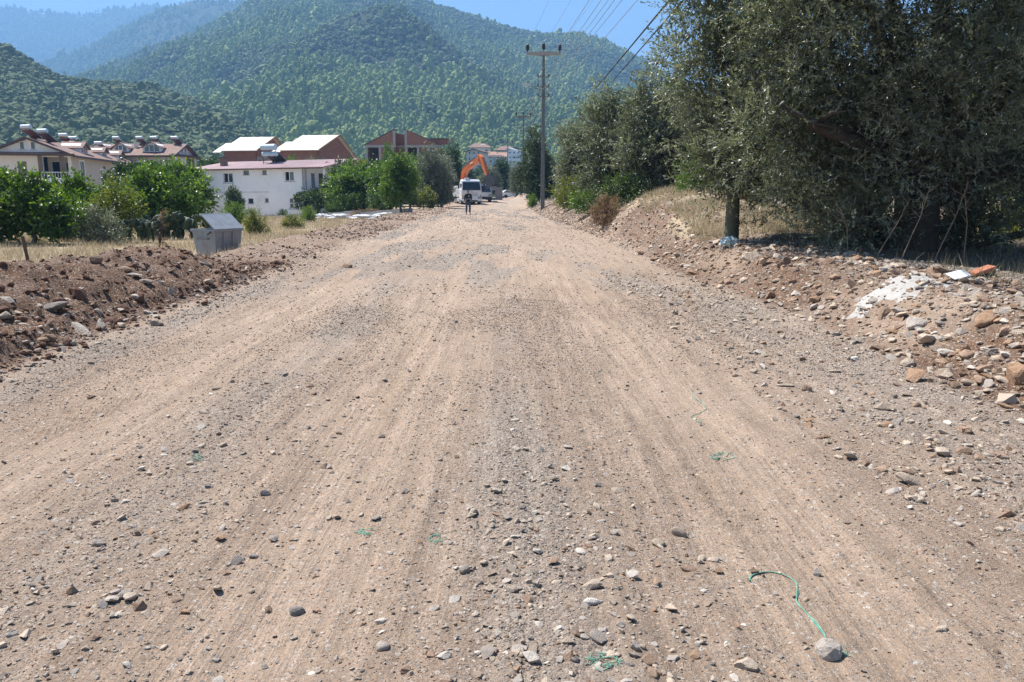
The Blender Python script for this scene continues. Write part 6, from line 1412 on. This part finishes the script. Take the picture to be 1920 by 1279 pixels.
road_st = cat_(
    stones(80000, (-4.3, 4.4), (1.6, 14), 0.008, 0.0015, 0.065, 2.3, kr, dict(beige=5, grey=3.6, dark=.8, brown=1.6, rust=.3, white=1.2, sand=3), 501),
    stones(260000, (-4.3, 4.4), (1.6, 12), 0.0055, 0.0012, 0.035, 2.5, lambda s, x, y: inroad(s, y)*np.clip((0.12+0.95*sm(0.35, 0.7, vn(s*1.3, y*0.5, 77)))*(1-0.8*np.clip(ga((s+2.55)/0.6)+ga((s+0.62)/0.42)+ga((s-1.65)/0.5), 0, 1)), 0, 1), dict(sand=6, beige=2.6, grey=2.6, brown=1.6, white=.5, dark=.9), 505),
    stones(26000, (-4.3, 4.4), (9, 75), 0.012, 0.0014, 0.10, 2.4, lambda s, x, y: kr(s, x, y)*0.8, dict(beige=4, grey=3.5, dark=.6, brown=1.5, white=.8, sand=2), 502),
    stones(22000, (-4.3, 4.4), (1.6, 7), 0.015, 0.0024, 0.09, 2.1, lambda s, x, y: inroad(s, y)*np.clip(0.03+1.4*ga((s-0.62)/0.42)*sm(5.6, 3.0, y)+0.25*ga((s+1.5)/0.6)*sm(7, 4, y)+0.35*sm(2.3, 3.2, s)+0.28*ga((s+1.3)/0.7), 0, 1), dict(beige=5, grey=3.6, dark=.9, brown=1.6, rust=.4, white=1.5), 503),
    stones(7000, (2.4, 4.5), (3.5, 16), 0.02, 0.0022, 0.15, 2.1, lambda s, x, y: inroad(s, y)*(0.3+0.5*vn(x*1.1, y*0.6, 79)), dict(beige=5, grey=2, brown=3, rust=.6, white=1), 504))
def kb(s, x, y): return sm(edge_r(y)-0.35, edge_r(y)+0.35, s)*(1-0.9*sm(5.9, 6.7, s))*(1-0.65*np.exp(-((s-6.4)/1.6)**2-((y-25.5)/4.6)**2))
right_st = cat_(
    stones(30000, (3.4, 7.2), (3.5, 80), 0.026, 0.0021, 0.22, 2.0, kb, dict(beige=4, grey=2, brown=3, rust=1.0, white=.8, sand=2), 511),
    stones(2200, (3.6, 6.6), (4, 30), 0.07, 0.003, 0.30, 2.2, kb, dict(beige=4, grey=1.5, brown=2.5, rust=1.3, white=.7), 512),
    stones(9000, (5.0, 7.2), (6, 17), 0.014, 0.0014, 0.12, 2.0, lambda s, x, y: np.full_like(s, 0.8), dict(grey=3, white=2, beige=3), 513))
def kl(s, x, y): return sm(edge_l(y)+0.25, edge_l(y)-0.3, s)*(s > -7.6)
left_st = cat_(
    stones(16000, (-7.6, -3.6), (4.5, 17), 0.018, 0.0018, 0.13, 2.3, lambda s, x, y: kl(s, x, y)*(0.3+0.7*sm(-5.2, -4.2, s)), dict(red=9, brown=3, grey=1.0, beige=.6), 521),
    stones(700, (-7.4, -4.2), (4.5, 17), 0.07, 0.004, 0.30, 2.4, kl, dict(red=10, brown=1.5), 525),
    stones(16000, (-7.6, -3.6), (15, 80), 0.018, 0.0018, 0.14, 2.3, lambda s, x, y: kl(s, x, y)*np.clip(1.5*vn(x*0.7, y*0.3, 88)-0.3, 0.1, 1), dict(brown=5, beige=2, grey=2.5, sand=2, red=3), 524),
    stones(1700, (-5.6, -3.7), (5, 16), 0.05, 0.003, 0.26, 2.2, lambda s, x, y: kl(s, x, y)*sm(-5.4, -4.1, s), dict(grey=4, brown=3, beige=1.5, red=1), 522),
    stones(8000, (-5.0, -3.3), (4.5, 20), 0.01, 0.0013, 0.07, 2.2, lambda s, x, y: ga((s-edge_l(y)-0.2)/0.45), dict(grey=6, beige=2, brown=1), 523))
def lay(d, zone, nbig, gname):
    order = np.argsort(-d['m']*(np.abs(d['p'][:, 0]) < 0.66*d['p'][:, 1])); big = np.zeros(len(order), bool); big[order[:nbig]] = True
    b = sub_(d, big)
    for p, s, r, i in zip(b['p'], b['s'], b['r'], b['i']):
        o = bpy.data.objects.new('stone', FLAT[int(i)]); C.objects.link(o); o.parent = zone
        o.location = p; o.rotation_euler = r; o.scale = s
    q = sub_(d, ~big)
    scatter(gname, q['p'], q['s'], q['r'], q['i'], FLAT)
lay(road_st, ZONE[0], 110, 'gravel'); lay(right_st, ZONE[3], 95, 'bank_rubble'); lay(left_st, ZONE[1], 55, 'dug_earth_clods')

# rocks one would point at
RK_ = [(1722, 612, 44, 'white', (1, .95, .8), 'large white rock with a brown patch on the right bank'),
 (1846, 607, 38, 'rust', (1, .8, .75), 'rounded orange brown rock near the right edge of the bank'),
 (1415, 486, 46, 'beige', (1, .8, .45), 'broad pale boulder on the crest of the right bank'),
 (1470, 500, 32, 'brown', (.9, .8, .95), 'upright pointed brown rock beside the pale crest boulder'),
 (1908, 712, 46, 'rust', (.8, .8, 1.15), 'big ochre block at the right edge, foot of the bank'),
 (1658, 590, 46, 'brown', (1, .5, .42), 'long slanting brown slab in the middle of the right bank'),
 (1530, 566, 28, 'rust', (.9, .7, .9), 'pointed orange brown rock on the slope of the right bank'),
 (1492, 553, 20, 'white', (1, .7, .7), 'small white stone on the right bank left of the pointed rock'),
 (1810, 672, 32, 'brown', (1, .8, .8), 'rounded brown rock at the foot of the bank left of the ochre block'),
 (1775, 664, 38, 'white', (1, .7, .5), 'cracked pale rock at the foot of the bank below the white rock'),
 (1473, 724, 36, 'beige', (1, .6, .28), 'flat beige slab lying on the road right of centre'),
 (1514, 733, 24, 'brown', (.9, .8, .75), 'grey brown block next to the flat beige slab'),
 (1606, 676, 30, 'white', (1, .6, .4), 'pale angular stone on the road below the right bank'),
 (1568, 697, 28, 'beige', (1, .55, .3), 'thin pale slab tilted on the road near the bank foot'),
 (1270, 1002, 36, 'beige', (1, .6, .7), 'pale angular stone in the right foreground pair'),
 (1236, 1022, 32, 'beige', (1, .8, .6), 'rounded beige stone beside the pale angular one'),
 (1289, 1068, 36, 'brown', (1, .6, .3), 'flat brown stone below the foreground pair'),
 (1108, 1132, 44, 'white', (1, .42, .34), 'long smooth pale pebble in the foreground gravel'),
 (1557, 1226, 54, 'grey', (1, .8, .75), 'grey brown rock with green string across its top'),
 (1398, 1250, 42, 'beige', (1, .8, .6), 'broad pale beige stone at the bottom edge'),
 (873, 1072, 28, 'grey', (.9, .8, .85), 'rounded grey stone left of the central gravel'),
 (717, 1216, 30, 'grey', (1, .85, .7), 'blunt grey stone in the lower centre foreground'),
 (557, 1150, 34, 'dark', (1, .8, .65), 'dark slate grey stone in the lower left foreground'),
 (502, 1145, 20, 'brown', (1, .8, .8), 'small brown stone left of the slate grey one'),
 (1088, 1036, 28, 'white', (.75, 1, .35), 'flat white oval stone on the central gravel'),
 (1156, 922, 32, 'beige', (1, .8, .3), 'flat round beige stone right of the gravel strip'),
 (1063, 881, 32, 'white', (1, .6, .4), 'pale grey stone at the end of the gravel patch'),
 (761, 922, 20, 'grey', (1, .8, .7), 'small grey cube stone alone on the sandy track'),
 (650, 502, 22, 'brown', (1, .85, .75), 'brown boulder alone at the edge of the left rubble'),
 (150, 622, 66, 'grey', (1, .38, .36), 'long grey rock lying at the foot of the left heap'),
 (258, 560, 22, 'white', (1, .75, .6), 'pale rounded stone on the face of the left heap'),
 (100, 580, 56, 'dark', (1, .6, .3), 'dark flat slab stuck in the left earth heap'),
 (292, 611, 26, 'beige', (1, .7, .6), 'beige stone at the toe of the left heap'),
 (138, 648, 24, 'grey', (.8, .8, .9), 'angular grey stone standing below the long grey rock'),
 (90, 640, 32, 'brown', (1, .8, .6), 'brown stone left of the angular grey one'),
 (186, 1023, 28, 'grey', (1, .7, .6), 'grey stone on the left road half near the frame edge'),
 (997, 1238, 40, 'white', (1, .75, .7), 'whitish broken rock at the bottom of the central gravel'),
 (833, 1232, 26, 'white', (1, .8, .75), 'white angular stone at the bottom, left of the gravel'),
 (1213, 1240, 32, 'brown', (1, .75, .7), 'brown rock at the bottom beside the green tangle'),
 (1190, 1215, 30, 'grey', (.9, .8, .8), 'split grey stone above the green tangle'),
 (23, 1190, 28, 'white', (1, .6, .5), 'pale violet grey stone at the lower left edge'),
 (180, 492, 26, 'brown', (1, .7, .7), 'brown rock on the crest of the left heap')]
for n_, (px, py, wpx, key, dm, lab) in enumerate(RK_):
    p = hit(px, py); dist = (p-Vector((0, 0, CAM_Z))).length; w = wpx*dist/FPX
    me = rock_mesh('rock', 900+n_*5, STONE[key], 3, 0.75 if 'round' in lab or 'smooth' in lab or 'oval' in lab else 0.25, dm, 10)
    o = link('rock', me); o.location = p+Vector((0, 0, w*dm[2]*0.14)); o.scale = (w/2/dm[0]*dm[0],)*3
    rz = {5: R(35), 29: R(-28), 17: R(4), 40: 0.4, 31: R(15)}.get(n_, (n_*0.7) % 1.2-0.6)
    o.rotation_euler = ({5: R(8)}.get(n_, 0.05), {5: R(-24), 29: R(20), 31: R(-12)}.get(n_, 0.08), rz)
    tag(o, lab, 'rock', 'rocks lying on the road and banks')
# ================================================================== LITTER
GREEN = solid('green_twine', (0.13, 0.31, 0.23), 0.6, var=0.35, scale=30)
def twine(pts, r, label, strands=2, fray=0.0, seed=0):
    rg = np.random.default_rng(seed); mb = MB()
    for s in range(strands):
        P = []
        for i, (px, py) in enumerate(pts):
            p = hit(px, py); P.append(p+Vector((rg.normal()*r*1.4, rg.normal()*r*1.4, r*1.2+abs(rg.normal())*r*1.6)))
        Q = []
        for i in range(len(P)-1):
            p0_, p1_, p2_, p3_ = P[max(i-1, 0)], P[i], P[i+1], P[min(i+2, len(P)-1)]
            for t in (0, .25, .5, .75): Q.append(0.5*((2*p1_)+(p2_-p0_)*t+(2*p0_-5*p1_+4*p2_-p3_)*t*t+(3*p1_-p0_-3*p2_+p3_)*t**3))
        Q.append(P[-1]); mb.tube(Q, r, 5)
    for k in range(int(fray)):
        e = P[0] if k % 2 else P[-1]; f = e+Vector((rg.normal()*r*14, rg.normal()*r*14, abs(rg.normal())*r*5)); mb.tube([e, e.lerp(f, 0.5)+Vector((0, 0, r*3)), f], r*0.4, 4)
    return tag(mb.build('green_string', GREEN, None, smooth=True, kind='thing'), label, 'string', 'green plastic strings on the road')
twine([(1405, 1090), (1412, 1079), (1440, 1074), (1468, 1080), (1491, 1092), (1495, 1112), (1494, 1130), (1512, 1152), (1532, 1172), (1545, 1192), (1549, 1203), (1568, 1214), (1586, 1230)], 0.0019, 'long green string curving down to the grey brown rock', 3, 10, 1)
twine([(1295, 734), (1300, 745), (1316, 756), (1321, 768), (1310, 777), (1298, 781), (1303, 788), (1314, 795)], 0.0025, 'hooked green string on the road below the right bank', 1, 4, 3)
def tangle(px, py, wpx, hpx, n, r, label, seed):
    rg = np.random.default_rng(seed); mb = MB()
    for k in range(n):
        P = []; a = rg.uniform(0, 6.28)
        for i in range(7):
            a += rg.normal()*0.9; p = hit(px+math.cos(a)*wpx/2*rg.uniform(0.2, 1), py+math.sin(a)*hpx/2*rg.uniform(0.2, 1)); P.append(p+Vector((0, 0, r+abs(rg.normal())*r*4)))
        Q = []
        for i in range(len(P)-1):
            p0_, p1_, p2_, p3_ = P[max(i-1, 0)], P[i], P[i+1], P[min(i+2, len(P)-1)]
            for t in (0, .33, .66): Q.append(0.5*((2*p1_)+(p2_-p0_)*t+(2*p0_-5*p1_+4*p2_-p3_)*t*t+(3*p1_-p0_-3*p2_+p3_)*t**3))
        mb.tube(Q, r, 4)
    return tag(mb.build('green_string', GREEN, None, smooth=True, kind='thing'), label, 'string', 'green plastic strings on the road')
tangle(1132, 1242, 84, 40, 7, 0.0014, 'tangled green string at the bottom of the gravel strip', 5)
tangle(1356, 858, 50, 20, 4, 0.002, 'small green string knot right of the road centre', 6)
tangle(688, 999, 44, 18, 5, 0.0014, 'green string tangle left of the central gravel', 7)
tangle(820, 1012, 40, 26, 4, 0.0012, 'faint green string wisp between tangle and gravel', 8)
tangle(366, 860, 38, 14, 4, 0.0016, 'faint green string tangle on the left road half', 9)
# white spill of lime plaster on the right bank
PLAS = solid('white_plaster', (0.34, 0.325, 0.30), 0.95, var=0.12, scale=9, bump=0.6, bscale=24, dirt=(0.22, 0.19, 0.16))
cpl = hit(1714, 526); nr, na = 7, 36; vs = [(0, 0, 0)]; 
for i in range(1, nr+1):
    for k in range(na):
        a = 2*math.pi*k/na; rr = i/nr*(1+0.35*mnoise.noise(Vector((math.cos(a)*1.4, math.sin(a)*1.4, 2.3)))+0.25*mnoise.noise(Vector((math.cos(a)*5, math.sin(a)*5, 7.3))))
        vs.append((math.cos(a)*rr*0.78, math.sin(a)*rr*0.85, i/nr))
X_ = np.array([v[0] for v in vs])*1.0+cpl.x; Y_ = np.array([v[1] for v in vs])*0.58+cpl.y
Z_ = H(X_, Y_)+0.028*(1-np.array([v[2] for v in vs])**2.2)-0.01+0.045*fbm(X_*7, Y_*7, 3, 9)*(1-np.array([v[2] for v in vs])**4)
fs = [(0, 1+k, 1+(k+1) % na) for k in range(na)]+[(1+(i-1)*na+k, 1+i*na+k, 1+i*na+(k+1) % na, 1+(i-1)*na+(k+1) % na) for i in range(1, nr) for k in range(na)]
o = MB().add(list(zip(X_, Y_, Z_)), fs).build('plaster_spill', PLAS, None, smooth=True); tag(o, 'white lumpy plaster spill on top of the right bank', 'plaster')
p = hit(1842, 517); tag(MB().hexa([(-0.17, -0.05, 0), (0.17, -0.05, 0.02), (0.16, 0.08, 0.02), (-0.15, 0.08, 0)], [(-0.17, -0.05, 0.035), (0.17, -0.05, 0.075), (0.16, 0.08, 0.075), (-0.15, 0.08, 0.04)]).build('tile_fragment', solid('orange_clay', (0.36, 0.14, 0.08), 0.8), None, bevel=0.006), 'broken orange clay tile on the rubble under the olive', 'tile'); bpy.context.scene.objects['tile_fragment'].location = p+Vector((0, 0, 0.03)); bpy.context.scene.objects['tile_fragment'].rotation_euler = (0.1, -0.15, 0.3)
p = hit(1796, 524); o = tag(MB().box((-0.11, -0.08, 0), (0.11, 0.08, 0.014)).build('white_tile', solid('glazed_white', (0.75, 0.77, 0.77), 0.3), None, bevel=0.004), 'broken white ceramic tile left of the orange one', 'tile'); o.location = p+Vector((0, 0, 0.05)); o.rotation_euler = (0.35, -0.2, 0.2)
# crumpled plastic: bag by the slim trunk, long strip by the house
def crumple(name, mat, loc, dims, seed, label, cat, sub=4, amp=0.35):
    bm = bmesh.new(); bmesh.ops.create_icosphere(bm, subdivisions=sub, radius=1.0)
    for v in bm.verts:
        q = Vector(v.co); k = 1+amp*mnoise.noise(q*2.2+Vector((seed, 0, 0)))+amp*0.9*abs(mnoise.noise(q*5+Vector((0, seed, 0))))
        v.co = Vector((q.x*dims[0]*k, q.y*dims[1]*k, max(-0.25*dims[2], q.z*dims[2]*k)))
    me = bpy.data.meshes.new(name); bm.to_mesh(me); bm.free(); o = link(name, me, mat); o.location = loc; return tag(o, label, cat)
crumple('plastic_bag', solid('pale_blue_plastic', (0.40, 0.50, 0.53), 0.4, var=0.2, scale=12), spot(1366, 16.4)+Vector((0, 0, 0.07)), (0.19, 0.13, 0.12), 3.0, 'pale blue plastic bag lying at the foot of the slim trunk', 'plastic bag')
WPL = solid('white_plastic_sheet', (0.50, 0.51, 0.53), 0.5, var=0.12, scale=2, dirt=(0.5, 0.46, 0.4))
for (px, Y, w, lab) in [(735, 60, 1.1, 'crumpled white plastic sheet at the right end of the field strip'), (690, 62, 1.5, 'crumpled white plastic sheet left of the end heap on the field strip'), (640, 64, 1.3, 'crumpled white plastic sheet in the middle of the field strip'), (604, 66, 0.7, 'small crumpled white plastic heap at the left of the field strip')]:
    crumple('plastic_sheet', WPL, spot(px, Y)+Vector((0, 0, 0.12)), (w, 0.4, 0.24), px*0.01, lab, 'plastic sheet', 4, 0.4)['group'] = 'white plastic heaps by the house'
# low plastered garden kerb between field and house
k0, k1 = spot(440, 74), spot(770, 60); dv = (k1-k0); L_ = math.hypot(dv.x, dv.y)
ks = thing('low_wall', 'low pale garden wall at the edge of the dry field', 'wall', k0, math.atan2(dv.y, dv.x))
n = 12
for i in range(n):
    a, b = L_*i/n, L_*(i+1)/n-0.02; za, zb_ = dv.z*i/n, dv.z*(i+1)/n
    MB().hexa([(a, 0, za-0.4), (b, 0, zb_-0.4), (b, 0.25, zb_-0.4), (a, 0.25, za-0.4)], [(a, 0, za+0.14+0.06*(i % 3)), (b, 0, zb_+0.14+0.06*(i % 3)), (b, 0.25, zb_+0.14+0.06*(i % 3)), (a, 0.25, za+0.14+0.06*(i % 3))]).build('wall_section', CONC, ks, bevel=0.02)
# leaning iron post and its wire on the left field
ip = at(57, 500, 17.5); ip.z = hz(ip.x, ip.y); it = at(42, 443, 17.5)-ip
tag(MB().tube([ip-Vector((0, 0, 0.2)), ip+it*0.5, ip+it], 0.035, 6).build('fence_post', solid('rusty_iron', (0.10, 0.06, 0.045), 0.8, metal=0.2)), 'leaning rusty iron post in the dry field at the left edge', 'post')
wp = [ip+Vector((0.0, -0.05, 0.12)), ip+Vector((-0.5, -0.3, 0.16)), ip+Vector((-1.0, -0.5, 0.10)), ip+Vector((-1.5, -0.8, 0.0))]
tag(MB().tube(wp, 0.018, 5).build('dry_bramble', MATS['dry_stem']), 'dry bramble arching left from the foot of the iron post', 'bramble')
# small red sign and parked car beyond the culvert
sp_ = at(952, 362, 150); sp_.z = hz(sp_.x, 150)
sg = thing('road_sign', 'small round red sign on a thin pole beside the far road', 'sign', sp_); RED = solid('sign_red', (0.55, 0.04, 0.03), 0.5)
hs_ = at(953, 338, 150).z-sp_.z
MB().tube([(0, 0, -0.3), (0, 0, hs_+0.4)], 0.04, 6).build('post', STEEL, sg); MB().tube([(0, -0.05, hs_), (0, -0.09, hs_)], 0.42, 16).build('plate', RED, sg)
cpn = at(958, 366, 148); cpn.z = hz(cpn.x, 148)
car = thing('parked_car', 'white car parked far off right of the concrete box', 'car', cpn, R(20))
cbm = MB(); cbm.prism([(-2.0, 0.3), (2.0, 0.3), (2.05, 0.8), (1.2, 0.9), (0.6, 1.42), (-1.2, 1.42), (-1.9, 0.95), (-2.05, 0.8)], 'y', -0.8, 0.8); cbm.build('body', TWHITE, car, bevel=0.05)
MB().prism([(1.1, 0.92), (0.6, 1.36), (-1.1, 1.36), (-1.7, 0.95)], 'y', -0.83, -0.805).build('side_window', WSCREEN, car)
for x in (-1.25, 1.25):
    for y in (-0.72, 0.72):
        MB().tube([(x, y-0.1, 0.3), (x, y+0.1, 0.3)], 0.31, 14).build('wheel', RUBBER, car)
